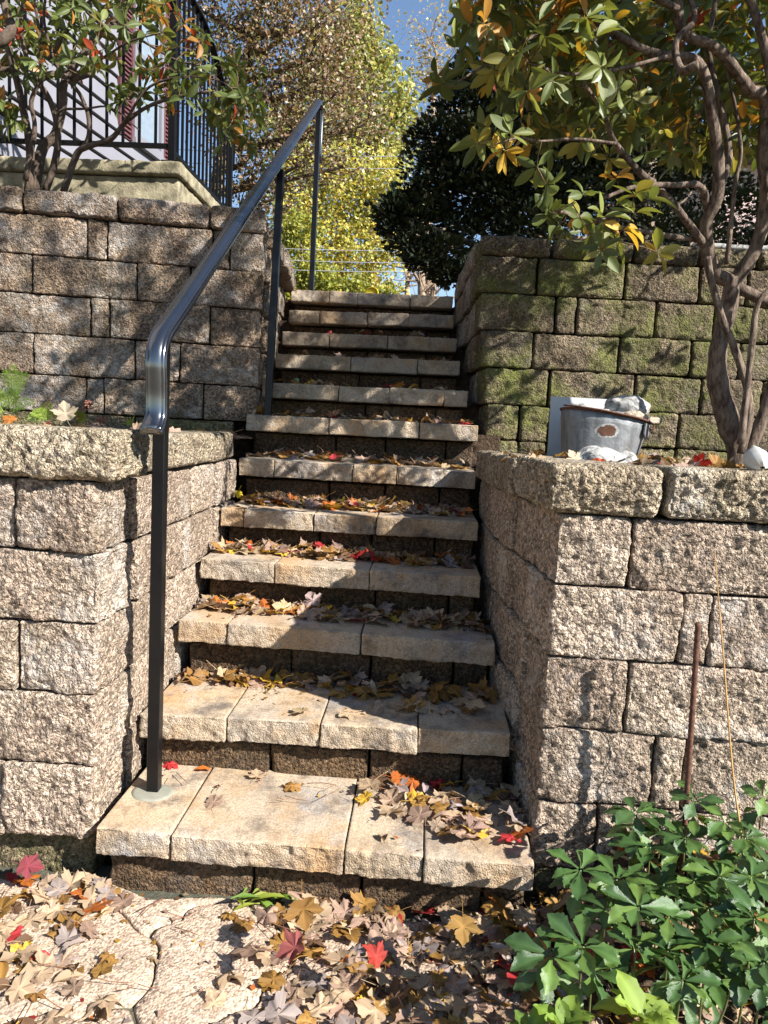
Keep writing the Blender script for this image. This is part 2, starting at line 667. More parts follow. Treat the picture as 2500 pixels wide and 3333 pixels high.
def block(parent, name, quad, z0, z1, mat, gap=.0035, vg=.0025, jit=1.0, **kw):
    SEED[0] += 1
    A, B, C, D = [np.array(q, float) for q in quad]
    e1 = (B - A) / np.linalg.norm(B - A)
    e2 = (D - A) / np.linalg.norm(D - A)
    j = (random.random() - .5) * .008 * jit
    tw = (random.random() - .5) * .007 * jit
    A2, B2 = A + e1 * gap + e2 * (j + tw), B - e1 * gap + e2 * (j - tw)
    C2, D2 = C - e1 * gap + e2 * j, D + e1 * gap + e2 * j
    zz = (random.random() - .5) * .003
    o = add(name, block_mesh(name, (A2, B2, C2, D2), z0 + vg + zz, z1 - vg + zz, mat, seed=SEED[0], **kw), parent)
    return o


def row(parent, line, xs, z0, z1, mat, depth=.28, name='block', ends=(), back=None, **kw):
    """blocks between the x positions xs along the plan line ((x,y),(x,y))"""
    (xa, ya), (xb, yb) = line
    dx, dy = xb - xa, yb - ya
    L = math.hypot(dx, dy)
    n = (-dy / L, dx / L)
    yf = lambda x: ya + dy * (x - xa) / dx
    for i in range(len(xs) - 1):
        p, q = (xs[i], yf(xs[i])), (xs[i + 1], yf(xs[i + 1]))
        sp = ['front']
        if i == 0 and 'left' in ends:
            sp.append('left')
        if i == len(xs) - 2 and 'right' in ends:
            sp.append('right')
        quad = (p, q, (q[0] + n[0] * depth, q[1] + n[1] * depth), (p[0] + n[0] * depth, p[1] + n[1] * depth))
        block(parent, name, quad, z0, z1, mat, split=tuple(sp), **kw)


def side_row(parent, pts, z0, z1, mat, depth=.28, toward=1, name='block', **kw):
    kw = dict(dict(gap=.006, vg=.004, amp=.7, jit=2.6), **kw)
    """blocks along a chain of plan points running up the stairs; toward=+1 the seen face looks to +x, -1 to -x"""
    for p, q in zip(pts[:-1], pts[1:]):
        d = np.array(q, float) - np.array(p, float)
        d /= np.linalg.norm(d)
        n = np.array([-d[1], d[0]])          # left of travel
        p, q = np.array(p, float), np.array(q, float)
        if toward > 0:      # face looks right: travel +y, body lies to the left (-x)
            quad = (p, q, q + n * depth, p + n * depth)
            block(parent, name, quad, z0, z1, mat, **kw)
        else:               # face looks left: front-left is the far end
            quad = (q, p, p - n * depth, q - n * depth)
            block(parent, name, quad, z0, z1, mat, **kw)


# ---- lower left wall
wl = thing('retaining_wall', 'short tan split-face wall left of the lowest steps, ferns growing on its top', 'wall', (-1.4, 1.95, 0))
xat = lambda px, Y: at(px, 1200, Y).x
ROWS_L = [(-.10, .135), (.135, .358), (.358, .572), (.572, .780), (.780, .985), (.985, 1.188)]
cx = [-.925, -.905, -.892, -.893, -.884, -.892]
JL = [[-2.3, -1.85, -1.38, cx[0]],
      [-2.35, -1.9, -1.45, xat(3, 1.9), cx[1]],
      [-2.2, -1.75, -1.33, cx[2]],
      [-2.45, -2.0, -1.55, xat(30, 1.9), cx[3]],
      [-2.2, -1.75, -1.33, cx[4]],
      [-2.4, -1.95, -1.52, xat(25, 1.9), cx[5]]]
SD = [[2.16, 2.45, 2.9], [2.15, 2.42, 2.85], [2.17, 2.62, 3.05], [2.15, 2.52, 2.95, 3.4], [2.18, 2.66, 3.12, 3.5], [2.15, 2.77, 3.12, 3.52]]
for i, (z0, z1) in enumerate(ROWS_L):
    yf = 1.955 if i == 0 else 1.90 + .002 * i
    m = M_MOSSLOW if i == 0 else M_WALL
    row(wl, ((-2.5, yf + .0), (cx[i], yf)), JL[i], z0, z1, m, .245, ends=('right',), res=.0062, rnd=.009, lump=1.5)
    xs_ = lambda y: -.905 - .022 * (y - 2.15) / 1.35
    side_row(wl, [(xs_(y) + (.012 if k == 0 else 0), y + .004) for k, y in enumerate(SD[i])], z0, z1, m if i == 0 else M_WALL, .26, 1, res=.0078, rnd=.009)
# caps
row(wl, ((-2.5, 1.885), (-.838, 1.888)), [-2.3, -1.8, -1.235, -.838], 1.19, 1.336, M_CAP, .27, name='capstone', ends=('right',), res=.0055, rnd=.022, lump=1.5, peb=2.6)
side_row(wl, [(-.872, 2.17), (-.878, 2.50), (-.895, 3.07), (-.925, 3.5)], 1.19, 1.325, M_CAP, .3, 1, name='capstone', res=.0078, rnd=.02)

# ---- lower right wall
wr = thing('retaining_wall', 'tall sunlit tan split-face wall right of the lowest steps, rusty rod leaning before it', 'wall', (1.0, 2.1, 0))
ROWS_R = [(-.12, .10), (.10, .305), (.305, .530), (.530, .745), (.745, .955), (.955, 1.162)]
JR = [[.398, .70, 1.15, 1.6, 2.05, 2.5],
      [.392, xat(1345, 2.0), xat(1680, 2.0), 1.45, 1.9, 2.4],
      [.389, xat(1460, 2.0), xat(1530, 2.0), 1.3, 1.75, 2.2],
      [.390, xat(1385, 2.0), 1.09, 1.55, 2.0],
      [.391, xat(1490, 2.0), xat(1556, 2.0), 1.32, 1.8, 2.2],
      [.393, xat(1365, 2.0), 1.07, 1.52, 2.0]]


def rpath(y):
    return float(np.interp(y, [1.9, 2.02, 2.25, 2.6, 2.88, 3.15, 3.5, 4.0], [.400, .394, .372, .338, .306, .293, .292, .315]))


SR = [[2.28, 2.7], [2.27, 2.52, 2.9], [2.30, 2.72, 3.1], [2.27, 2.45, 2.85, 3.2], [2.30, 2.53, 2.98, 3.4], [2.27, 2.56, 3.05, 3.55]]
for i, (z0, z1) in enumerate(ROWS_R):
    yf = 2.00 + .002 * i
    m = M_MOSSLOW if i == 0 else M_WALL
    xs = JR[i]
    # corner block: front plus an angled side face
    yb = SR[i][0]
    quad = ((xs[0], yf), (xs[1], yf + .0), (xs[1], yf + .27), (rpath(yb) + .004, yb))
    block(wr, 'block', quad, z0, z1, m, split=('front', 'left'), res=.0062, rnd=.009, lump=1.4)
    row(wr, ((xs[1], yf), (2.5, yf + .01)), xs[1:], z0, z1, m, .27, res=.0062 if i else .009, rnd=.009, lump=1.4)
    side_row(wr, [(rpath(y), y + .006) for y in SR[i]], z0, z1, M_MOSSLOW if i == 0 else M_WALL, .26, -1, res=.0082, rnd=.009)
block(wr, 'capstone', ((.352, 1.985), (.672, 1.99), (.672, 2.33), (.325, 2.50)), 1.162, 1.309, M_CAP, split=('front', 'left'), res=.0055, rnd=.022, lump=1.5, peb=2.6)
row(wr, ((.68, 1.99), (2.5, 2.0)), [.682, 1.19, 1.66, 2.2], 1.162, 1.312, M_CAP, .33, name='capstone', res=.0056, rnd=.020, lump=1.4, peb=2.6)
side_row(wr, [(.322, 2.505), (.285, 3.0), (.272, 3.46)], 1.155, 1.300, M_CAP, .3, -1, name='capstone', res=.0085, rnd=.02)

# ---- upper left wall
wu = thing('retaining_wall', 'upper left block wall below the porch, dappled with branch shadows', 'wall', (-1.6, 3.9, 1.2))
UL_L = ((-2.9, 3.535), (-.93, 3.90))
ROWS_U = [(1.17, 1.372), (1.372, 1.566), (1.566, 1.778), (1.778, 1.982), (1.982, 2.178), (2.178, 2.380)]
ulx = lambda px: at(px, 650, 3.78).x
JU = [[-2.6, -2.35, ulx(292), ulx(500)],
      [-2.75, -2.33, ulx(195), ulx(230), ulx(435), -.925],
      [-2.8, -2.36, ulx(92), ulx(292), ulx(385), -.918],
      [-2.75, ulx(2), ulx(202), ulx(240), ulx(445), -.912],
      [-2.75, -2.4, ulx(90), ulx(295), ulx(403), -.912],
      [-2.8, -2.45, ulx(195), ulx(235), ulx(448), ulx(484), -.905]]
for i, (z0, z1) in enumerate(ROWS_U):
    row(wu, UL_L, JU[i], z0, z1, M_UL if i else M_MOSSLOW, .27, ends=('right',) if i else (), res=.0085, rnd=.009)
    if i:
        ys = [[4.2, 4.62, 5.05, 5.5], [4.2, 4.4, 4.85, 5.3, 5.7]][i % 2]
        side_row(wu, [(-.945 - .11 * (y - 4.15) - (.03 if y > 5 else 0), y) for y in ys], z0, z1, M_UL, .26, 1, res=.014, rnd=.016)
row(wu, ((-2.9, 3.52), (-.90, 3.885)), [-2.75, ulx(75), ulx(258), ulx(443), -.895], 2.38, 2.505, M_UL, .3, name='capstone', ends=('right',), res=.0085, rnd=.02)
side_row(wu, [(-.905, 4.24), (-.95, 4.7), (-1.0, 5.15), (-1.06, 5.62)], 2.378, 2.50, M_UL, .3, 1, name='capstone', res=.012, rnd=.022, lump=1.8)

# ---- upper right wall
wq = thing('retaining_wall', 'mossy green block wall behind the dented metal tub, upper right of the steps', 'wall', (1.0, 4.1, 1.2))
ROWS_Q = [(1.15, 1.342), (1.342, 1.542), (1.542, 1.748), (1.748, 1.95), (1.95, 2.152), (2.152, 2.352)]
rq = lambda px: at(px, 750, 4.1).x
cq = [.362, .345, .318, .292, .266, .252]
JQ = [[cq[0], rq(1133), rq(1197), rq(1330), rq(1487), 1.9, 2.4],
      [cq[1], rq(1133), rq(1200), rq(1345), rq(1487), 1.75, 2.2],
      [cq[2], rq(1192), rq(1382), rq(1530), 1.9, 2.35],
      [cq[3], rq(1150), rq(1340), rq(1500), 1.75, 2.25],
      [cq[4], rq(1194), rq(1240), rq(1413), rq(1545), 1.9, 2.4],
      [cq[5], rq(1150), rq(1340), rq(1504), 1.75, 2.2]]
for i, (z0, z1) in enumerate(ROWS_Q):
    row(wq, ((.2, 4.05), (2.5, 4.2)), JQ[i], z0, z1, M_MOSS, .27, ends=('left',), res=.0085, rnd=.014, gap=.006)
    ys = [[4.32, 4.75, 5.2, 5.65], [4.32, 4.53, 4.98, 5.43, 5.8]][i % 2]
    side_row(wq, [(cq[i] - .055 * (y - 4.05) / 1.4, y) for y in ys], z0, z1, M_UL, .26, -1, res=.014, rnd=.016)
row(wq, ((.2, 4.045), (2.5, 4.195)), [.246, rq(1178), rq(1354), rq(1500), 1.8, 2.3], 2.352, 2.462, M_MOSS, .3, name='capstone', ends=('left',), res=.0085, rnd=.026, gap=.008)
side_row(wq, [(.238, 4.36), (.215, 4.85), (.195, 5.3), (.19, 5.8)], 2.352, 2.50, M_UL, .3, -1, name='capstone', res=.013, rnd=.024, lump=1.8)

# ---- the stairs
stairs = thing('stone_staircase', 'flight of twelve tan stone steps littered with fallen leaves', 'stairs', (-.25, 1.86, 0))
SY = [1.857, 2.223, 2.587, 2.858, 3.159, 3.516, 3.85, 4.175, 4.5, 4.84, 5.175, 5.51]
SJ = [[307, 561, 1132, 1389, 1745], [456, 742, 1051, 1367, 1668], [580, 742, 1181, 1615], [650, 898, 1209, 1566], [718, 795, 1025, 1230, 1559], [776, 893, 1153, 1294, 1551],
      [800, 1074, 1368, 1559], [850, 1105, 1271, 1447, 1525], [897, 1145, 1361, 1499], [919, 1074, 1265, 1489], [940, 1043, 1198, 1333, 1478], [946, 1074, 1166, 1338, 1475]]
SXL = [-.874, -.891, -.892, -.899, -.902, -.919, -.972, -.968, -.957, -.988, -1.014, -1.071]
SXR = [.38, .344, .316, .269, .271, .273, .296, .248, .206, .191, .171, .167]
SZL = [.203, .392, .616, .803, .980, 1.194, 1.417, 1.610, 1.811, 1.993, 2.186, 2.394]
SZR = [.195, .412, .600, .795, .980, 1.187, 1.420, 1.614, 1.815, 1.999, 2.200, 2.388]
STH = [.084, .088, .090, .090, .088, .092, .094, .094, .094, .094, .094, .094]


def step_z(k, x):
    u = (x - SXL[k]) / (SXR[k] - SXL[k])
    return SZL[k] + (SZR[k] - SZL[k]) * u


for k in range(12):
    js = SJ[k]
    xs = [SXL[k] + (SXR[k] - SXL[k]) * (j - js[0]) / (js[-1] - js[0]) for j in js]
    dep = (SY[k + 1] - SY[k] + .06) if k < 11 else .38
    for a, b in zip(xs[:-1], xs[1:]):
        zt = step_z(k, (a + b) / 2)
        zt0 = step_z(k, a)
        zt1 = step_z(k, b)
        y0 = SY[k] + random.uniform(-.004, .004)
        quad = ((a, y0), (b, y0), (b, SY[k] + dep), (a, SY[k] + dep))
        block(stairs, 'tread_slab', quad, zt - STH[k], zt, M_SLAB, gap=.0018, res=.0062 if k < 6 else .0085, rnd=.005, amp=.8, chip=.35, split=('front',), skew=zt1 - zt0)
    # riser blocks under the nosing
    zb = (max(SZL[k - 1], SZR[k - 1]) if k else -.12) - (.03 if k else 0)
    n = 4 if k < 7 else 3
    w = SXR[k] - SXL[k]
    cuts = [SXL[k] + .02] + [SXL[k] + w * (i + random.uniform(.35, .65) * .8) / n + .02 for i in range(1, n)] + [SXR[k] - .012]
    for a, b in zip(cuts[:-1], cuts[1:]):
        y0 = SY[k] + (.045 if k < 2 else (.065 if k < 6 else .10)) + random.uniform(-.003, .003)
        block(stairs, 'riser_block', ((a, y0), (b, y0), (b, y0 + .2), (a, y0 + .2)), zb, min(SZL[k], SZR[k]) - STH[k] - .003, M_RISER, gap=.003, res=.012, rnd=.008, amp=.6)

core = Soup()
for k in range(12):
    core.box((SXL[k] - (.14 if k > 5 else .04), SY[k] + .2, -.3), (SXR[k] + (.14 if k > 5 else .03), (SY[k + 1] + .201 if k < 11 else 6.2), min(SZL[k], SZR[k]) - .05))
kind(add('earth_under_stairs', core.mesh('earth_under_stairs', M_SOIL, False)), 'structure')
core = Soup()
core.box((-200, 2.14, -1), (-1.18, 3.78, 1.26))
core.box((.63, 2.24, -1), (200, 4.33, 1.235))
core.box((-200, 4.10, -1), (-1.26, 6.0, 2.33))
core.box((.62, 4.33, -1), (200, 6.0, 2.33))
core.box((-1.18, 2.5, -1), (-1.1, 3.78, 1.25))
kind(add('earth_bank', core.mesh('earth_bank', M_SOIL, False)), 'structure')

# ------------------------------------------------------------------ paving below the stairs
paving = kind(thing('paving', 'sandy pebble-finished paving slabs with winding joints below the steps', 'paving', (0, 1.2, 0)), 'structure')
del paving['category']
M_PAVE = NT('pebble_paving')
_v = M_PAVE.coord()
_c = M_PAVE.mix(M_PAVE.noise(_v, 3, 5, .6, .36, .64), (.45, .35, .265), (.37, .285, .21))
_s = M_PAVE.n('ShaderNodeSeparateColor')
M_PAVE.l(M_PAVE.voro(_v, 150, 'Color'), _s.inputs[0])
_c = M_PAVE.mix(.85, _c, M_PAVE.mix(_s.outputs[0], (.45, .42, .4), (1.45, 1.4, 1.35)), 'MULTIPLY')
_c = M_PAVE.mix(M_PAVE.math('MULTIPLY', M_PAVE.noise(_v, 4.5, 6, .65, .54, .68), .5), _c, (.14, .11, .085))
M_PAVE.base(_c, .92, .2)
M_PAVE.bump(M_PAVE.math('MULTIPLY', M_PAVE.voro(_v, 140), -1.0), .7, .004)
M_PAVE = M_PAVE.m
M_JOINT = mat_simple('mossy_joint', (.07, .07, .05), .95, .15, var=.5, scale=20, bump=.6, bscale=60, bdist=.008)
o = add('joint_sand', mesh_np('joint_sand', [(-3, -1.5, -.010), (.52, -1.5, -.010), (.45, 2.0, -.010), (-3, 2.0, -.010)], np.array([[0, 1, 2, 3]]), M_JOINT), paving)


def paving_cells():
    pts = []
    for j in range(-3, 6):
        for i in range(-5, 3):
            pts.append((i * .46 + (.23 if j % 2 else 0) + random.uniform(-.06, .06) - .02, .2 + j * .36 + random.uniform(-.05, .05)))
    return pts


def clip(poly, px, py, nx, ny):
    out = []
    for a, b in zip(poly, poly[1:] + poly[:1]):
        da, db = (a[0] - px) * nx + (a[1] - py) * ny, (b[0] - px) * nx + (b[1] - py) * ny
        if da <= 0:
            out.append(a)
        if da * db < 0:
            t = da / (da - db)
            out.append((a[0] + (b[0] - a[0]) * t, a[1] + (b[1] - a[1]) * t))
    return out


cells = paving_cells()
for ci, (x, y) in enumerate(cells):
    poly = [(x - .6, y - .6), (x + .6, y - .6), (x + .6, y + .6), (x - .6, y + .6)]
    for cj, (a, b) in enumerate(cells):
        if ci == cj or (a - x) ** 2 + (b - y) ** 2 > 1.4:
            continue
        L = math.hypot(a - x, b - y)
        poly = clip(poly, (a + x) / 2 - (a - x) / L * .0035, (b + y) / 2 - (b - y) / L * .0035, (a - x) / L, (b - y) / L)
    poly = clip(poly, 0, 1.895, 0, 1)
    poly = clip(poly, .47, 0, 1, 0)
    if len(poly) < 3:
        continue
    # wavy outline, rings inwards
    O = []
    for a, b in zip(poly, poly[1:] + poly[:1]):
        n = max(2, int(math.hypot(b[0] - a[0], b[1] - a[1]) / .02))
        for i in range(n):
            O.append((a[0] + (b[0] - a[0]) * i / n, a[1] + (b[1] - a[1]) * i / n))
    O = np.array(O)
    P3 = np.concatenate([O, np.zeros((len(O), 1))], 1)
    wv = np.stack([vnoise(P3, 5.5, 31) + .35 * vnoise(P3, 13, 33), vnoise(P3, 5.5, 32) + .35 * vnoise(P3, 13, 34)], 1) * .085
    O = O + wv
    cen = O.mean(0)
    V, n = [], len(O)
    for s, z in ((1.0, -.03), (1.0, -.006), (.985, -.001), (.95, .001), (.6, .0015), (.25, .0015)):
        R = cen + (O - cen) * s
        zz = z + vnoise(np.concatenate([R, np.zeros((n, 1))], 1), 12, 40) * .002
        V.append(np.concatenate([R, zz[:, None]], 1))
    V = np.concatenate(V)
    F = grid_faces(n, 6, True)
    c = len(V)
    V = np.concatenate([V, [[cen[0], cen[1], .001]]])
    i = np.arange(n)
    T = np.stack([5 * n + i, 5 * n + (i + 1) % n, np.full(n, c)], 1)
    add('paving_stone', mesh_np('paving_stone', V, [F, T], M_PAVE), paving)

# ------------------------------------------------------------------ handrail on the stairs


def sweep(soup, P, prof, S=None, scale=None):
    """sweep a closed profile (a across, b outwards) along P; across direction S is fixed horizontal"""
    P = np.asarray(P, float)
    T = np.gradient(P, axis=0)
    T /= np.linalg.norm(T, axis=1)[:, None]
    S = np.array(S, float)
    S = S[None, :] - T * (T @ S)[:, None]
    S /= np.linalg.norm(S, axis=1)[:, None]
    N = np.cross(S, T)
    prof = np.asarray(prof, float)
    sc = np.ones(len(P)) if scale is None else np.asarray(scale)
    V = P[:, None, :] + S[:, None, :] * (prof[None, :, 0:1] * sc[:, None, None]) + N[:, None, :] * prof[None, :, 1:2]
    k = len(prof)
    V = V.reshape(-1, 3)
    F = grid_faces(k, len(P), True)
    c0, c1 = len(V), len(V) + 1
    V = np.concatenate([V, P[:1], P[-1:]])
    i = np.arange(k)
    j = (i + 1) % k
    off = (len(P) - 1) * k
    soup.put(V, [F, np.concatenate([np.stack([np.full(k, c0), j, i], 1), np.stack([np.full(k, c1), off + i, off + j], 1)])])


hr = thing('handrail', 'black painted iron handrail climbing the left side of the stone steps', 'handrail', (-.787, 2.083, .2))


def post(x0, y0, z0, x1, y1, z1, w=.0185):
    s = Soup()
    P = np.array([(x0, y0, z0), ((x0 + x1) / 2, (y0 + y1) / 2, (z0 + z1) / 2), (x1, y1, z1)])
    b = .0025
    prof = [(-w + b, -w), (w - b, -w), (w, -w + b), (w, w - b), (w - b, w), (-w + b, w), (-w, w - b), (-w, -w + b)]
    sweep(s, P, prof, (1, 0, 0))
    return add('post', s.mesh('post', M_IRON2, False), hr)


post(-.787, 2.083, .19, -.776, 2.075, 1.60)
post(-.868, 3.93, 1.40, -.842, 3.945, 2.72)
post(-.936, 5.66, 2.38, -.930, 5.66, 3.74)
path = [(-.774, 1.985, 1.335), (-.774, 2.008, 1.352), (-.774, 2.026, 1.38), (-.774, 2.030, 1.43), (-.774, 2.026, 1.49), (-.775, 2.024, 1.535), (-.776, 2.036, 1.575), (-.778, 2.07, 1.612), (-.780, 2.13, 1.652)]
for t in np.linspace(.06, .97, 14):
    path.append((-.776 - .156 * t, 2.05 + 3.55 * t, 1.602 + 2.175 * t + .0))
path += [(-.932, 5.57, 3.763), (-.932, 5.64, 3.79), (-.932, 5.69, 3.775), (-.932, 5.715, 3.72), (-.932, 5.715, 3.62), (-.932, 5.71, 3.5), (-.932, 5.725, 3.42), (-.932, 5.75, 3.405)]
path = catmull(path, 4)
w, hh = .0295, .0125
prof = [(-w, -hh), (-w * .5, -hh), (w * .5, -hh), (w, -hh), (w, -hh * .2), (w * .90, -hh * .02), (w * .90, hh * .22), (w, hh * .4), (w * .97, hh * .8), (w * .80, hh * 1.0), (w * .72, hh * .86), (w * .62, hh * 1.12), (w * .3, hh * 1.42), (0, hh * 1.5),
        (-w * .3, hh * 1.42), (-w * .62, hh * 1.12), (-w * .72, hh * .86), (-w * .80, hh * 1.0), (-w * .97, hh * .8), (-w, hh * .4), (-w * .90, hh * .22), (-w * .90, -hh * .02), (-w, -hh * .2)]
sc = np.ones(len(path))
sc[:12] = np.linspace(1.10, 1.0, 12)
s = Soup()
sweep(s, path, prof, (1, -.04, 0), sc)
add('rail', s.mesh('rail', M_IRON), hr)
# mortar collar round the first post
a = np.linspace(0, 2 * np.pi, 40, endpoint=False)
V = []
for r, z in ((1.0, .199), (.96, .2035), (.8, .2045), (.35, .2055)):
    V.append(np.stack([-.787 + .066 * r * np.cos(a) * (1 + .05 * np.sin(3 * a)), 2.07 + .055 * r * np.sin(a) * (1 + .06 * np.cos(2 * a)), np.full(40, z) - .0], 1))
V = np.concatenate(V + [np.array([[-.787, 2.08, .2055]])])
T = np.stack([120 + np.arange(40), 120 + (np.arange(40) + 1) % 40, np.full(40, 160)], 1)
add('mortar_collar', mesh_np('mortar_collar', V, [grid_faces(40, 4, True), T], mat_simple('fresh_mortar', (.22, .215, .17), .85, .3, var=.12, scale=40)), hr)

# ------------------------------------------------------------------ leaves: shapes


def leaf_shape(half, nseg_w=1, fold=.15, bend=.1, wave=.0, seed=0, petiole=0.0):
    """simple leaf from a list of (t, halfwidth): returns V (x across, y along, z up), F list"""
    V, Q, T = [], [], []
    rr = random.Random(seed)
    n = len(half)
    for t, hw in half:
        z0 = -bend * t * t
        for sgn in (-1, -.5, 0, .5, 1):
            V.append((sgn * hw, t, z0 + abs(sgn) * hw * fold * 2 + wave * math.sin(t * 17 + sgn * 2 + seed) * abs(sgn)))
    for i in range(n - 1):
        for k in range(4):
            a = i * 5 + k
            Q.append((a, a + 1, a + 6, a + 5))
    F = [np.array(Q)]
    V = np.array(V)
    if petiole:
        m = len(V)
        pw = .018
        V = np.concatenate([V, [(-pw, .02, 0), (pw, .02, 0), (pw * .8, -petiole, -petiole * .3), (-pw * .8, -petiole, -petiole * .3)]])
        F.append(np.array([[m, m + 1, m + 2, m + 3]]))
    return V, F


HALF_RHODO = [(0, .015), (.1, .09), (.3, .175), (.52, .205), (.74, .165), (.9, .085), (1, .008)]
HALF_PACH = [(0, .03), (.2, .06), (.38, .13), (.52, .20), (.61, .262), (.645, .222), (.72, .262), (.755, .205), (.83, .195), (.86, .135), (.93, .085), (1, .008)]

MAPLE = [(0, 0), (.15, -.07), (.33, -.05), (.43, .03), (.57, .09), (.50, .17), (.46, .25), (.60, .33), (.64, .45), (.82, .60), (.67, .63), (.60, .72), (.48, .68), (.41, .66), (.345, .60), (.35, .70), (.39, .78), (.32, .85), (.31, .95),
         (.19, 1.0), (.13, 1.09), (0, 1.24)]


def maple_shape(seed, curl=1.0):
    """a dry maple leaf about 1.2 wide, stalk included; returns V, F(list), weight of the midribs"""
    r = random.Random(seed)
    R = MAPLE
    out = [(x * r.uniform(.92, 1.06), y * r.uniform(.95, 1.05)) for x, y in R]
    left = [(-x * r.uniform(.92, 1.06), y * r.uniform(.95, 1.05)) for x, y in R[1:-1]][::-1]
    O = np.array(out + left)
    c = np.array([0, .38])
    n = len(O)
    V = np.concatenate([O, c + (O - c) * .62, c + (O - c) * .28, [c]])
    i = np.arange(n)
    j = (i + 1) % n
    F = [np.concatenate([np.stack([i, j, n + j, n + i], 1), np.stack([n + i, n + j, 2 * n + j, 2 * n + i], 1)]), np.stack([2 * n + i, 2 * n + j, np.full(n, 3 * n)], 1)]
    x, y = V[:, 0], V[:, 1] - .38
    a1, a2, ph = r.uniform(-.5, .6), r.uniform(-.45, .55), r.uniform(0, 6)
    rad = np.hypot(x, y)
    z = curl * (a1 * x * x + a2 * y * y + r.uniform(-.4, .4) * x * y + .13 * rad * np.sin(5 * np.arctan2(y, x) + ph) + .07 * rad * np.sin(9 * np.arctan2(y, x) + 2 * ph))
    z += curl * r.uniform(.0, .22) * np.abs(x) * (1 if r.random() < .6 else -1)
    z += curl * .075 * vnoise(np.stack([x, y, x * 0], 1) + seed, 4.3, seed)
    V3 = np.stack([x, y, z], 1)
    vein = np.zeros(n)
    for k_ in (4, 9, len(R) - 1, n - 4, n - 9):
        vein[k_ % n] = 1
    w = np.concatenate([-.25 + .4 * vein, -.3 + 1.1 * vein, -.15 + 1.1 * vein, [1.0]])
    z -= .022 * curl * np.concatenate([0 * vein, vein, vein, [1.0]])
    # stalk
    m = len(V3)
    L = r.uniform(.45, .9)
    b = r.uniform(-.25, .25)
    st = np.array([(0, -.38, z[0]), (b * .4, -.38 - L * .5, z[0] + .06), (b, -.38 - L, z[0] + r.uniform(-.02, .15))])
    t = .013
    SV = np.concatenate([st + (t, 0, 0), st + (-t, 0, 0), st + (0, 0, t * 1.6)])
    q = []
    for k in range(2):
        for a_, b_ in ((0, 3), (3, 6), (6, 0)):
            q.append((m + a_ + k, m + b_ + k, m + b_ + k + 1, m + a_ + k + 1))
    F.append(np.array(q))
    V3 = np.concatenate([V3, SV])
    w = np.concatenate([w, np.full(9, .9)])
    return V3, F, w


def place_matrix(loc, normal, spin, size):
    n = Vector(normal).normalized()
    q = n.to_track_quat('Z', 'Y')
    return Matrix.Translation(Vector(loc)) @ q.to_matrix().to_4x4() @ Matrix.Rotation(spin, 4, 'Z') @ Matrix.Diagonal((size, size, size, 1))


def merge(soup, V, F, mats, tints, vt=None):
    """put many copies of (V, F) into the soup; mats (m,4,4) tints (m,3); vt per-vertex multiplier (n,3)"""
    if not len(mats):
        return
    V = np.asarray(V, float)
    A = np.array([np.array(m) for m in mats])
    X = np.einsum('mij,nj->mni', A[:, :3, :3], V) + A[:, None, :3, 3]
    n = len(V)
    offs = (np.arange(len(A)) * n)[:, None, None]
    Fs = [(f[None] + offs).reshape(-1, f.shape[1]) for f in F]
    C = np.asarray(tints)[:, None, :] * (np.ones((n, 3)) if vt is None else vt)[None]
    soup.put(X.reshape(-1, 3), Fs, C.reshape(-1, 3))


# ------------------------------------------------------------------ fallen leaves
FALL = {'pale tan': (.40, .29, .185), 'greyish pink': (.32, .215, .16), 'grey lilac': (.26, .215, .195), 'ochre brown': (.27, .145, .035), 'mustard yellow': (.52, .33, .04),
        'dark brown': (.11, .06, .032), 'crimson red': (.36, .022, .028), 'rusty orange': (.40, .11, .02)}
FNAMES = list(FALL)
FW8 = [.30, .17, .08, .23, .05, .11, .03, .03]
SHAPES = [maple_shape(i, .4 + .75 * (i % 4) / 3) for i in range(12)]
for i, (f_, b_) in enumerate(((.25, .2), (.4, .5))):
    V_, F_ = leaf_shape([(t_, hw * 1.25) for t_, hw in HALF_RHODO], fold=f_, bend=b_, wave=.03, seed=i, petiole=.15)
    w_ = np.zeros(len(V_))
    w_[2::5] = 1
    V_[:, 1] -= .5
    SHAPES.append((V_ * 1.15, F_, w_))
PLACES = []     # (loc, normal, spin, size, colour name, zone)


def drop(x, y, z, zone, size=None, tilt=.35, colour=None, flat=False):
    n = Vector((random.gauss(0, tilt), random.gauss(0, tilt), 1))
    size = size or random.uniform(.036, .073)
    colour = colour or random.choices(FNAMES, FW8)[0]
    PLACES.append(((x, y, z + size * .10 + abs(n.x) * size * .15), n, random.uniform(0, 6.283), size, colour, zone))


# the paving: thick towards the right, thin in the middle left
for _ in range(1500):
    x, y = random.uniform(-1.5, .62), random.uniform(1.22, 1.90)
    d = .26
    d += 1.2 * max(0, min(1, (x + .48) / .42))
    d += 1.0 * max(0, min(1, (-.62 - x) / .2))
    if y > 1.70 and x > -.42:
        d += .5
    if -.72 < x < -.42:
        d *= .42
    if -.8 < x < -.5 and y > 1.62:
        d *= .25
    if random.random() < d * .36:
        pile = .016 * max(0, min(1, (x + .4) / .6))
        drop(x, y, random.uniform(0, .008) + random.random() * pile, 'paving', tilt=.22)
# leaf bank in the bed, right of the paving
for _ in range(260):
    x, y = random.uniform(.40, 1.25), random.uniform(1.25, 2.0)
    drop(x, y, bed_z(x, y) + random.uniform(.0, .03), 'bed', tilt=.3)
for _ in range(90):
    drop(random.uniform(.25, .5), random.uniform(1.62, 1.9), random.uniform(.0, .05), 'bed', tilt=.4)
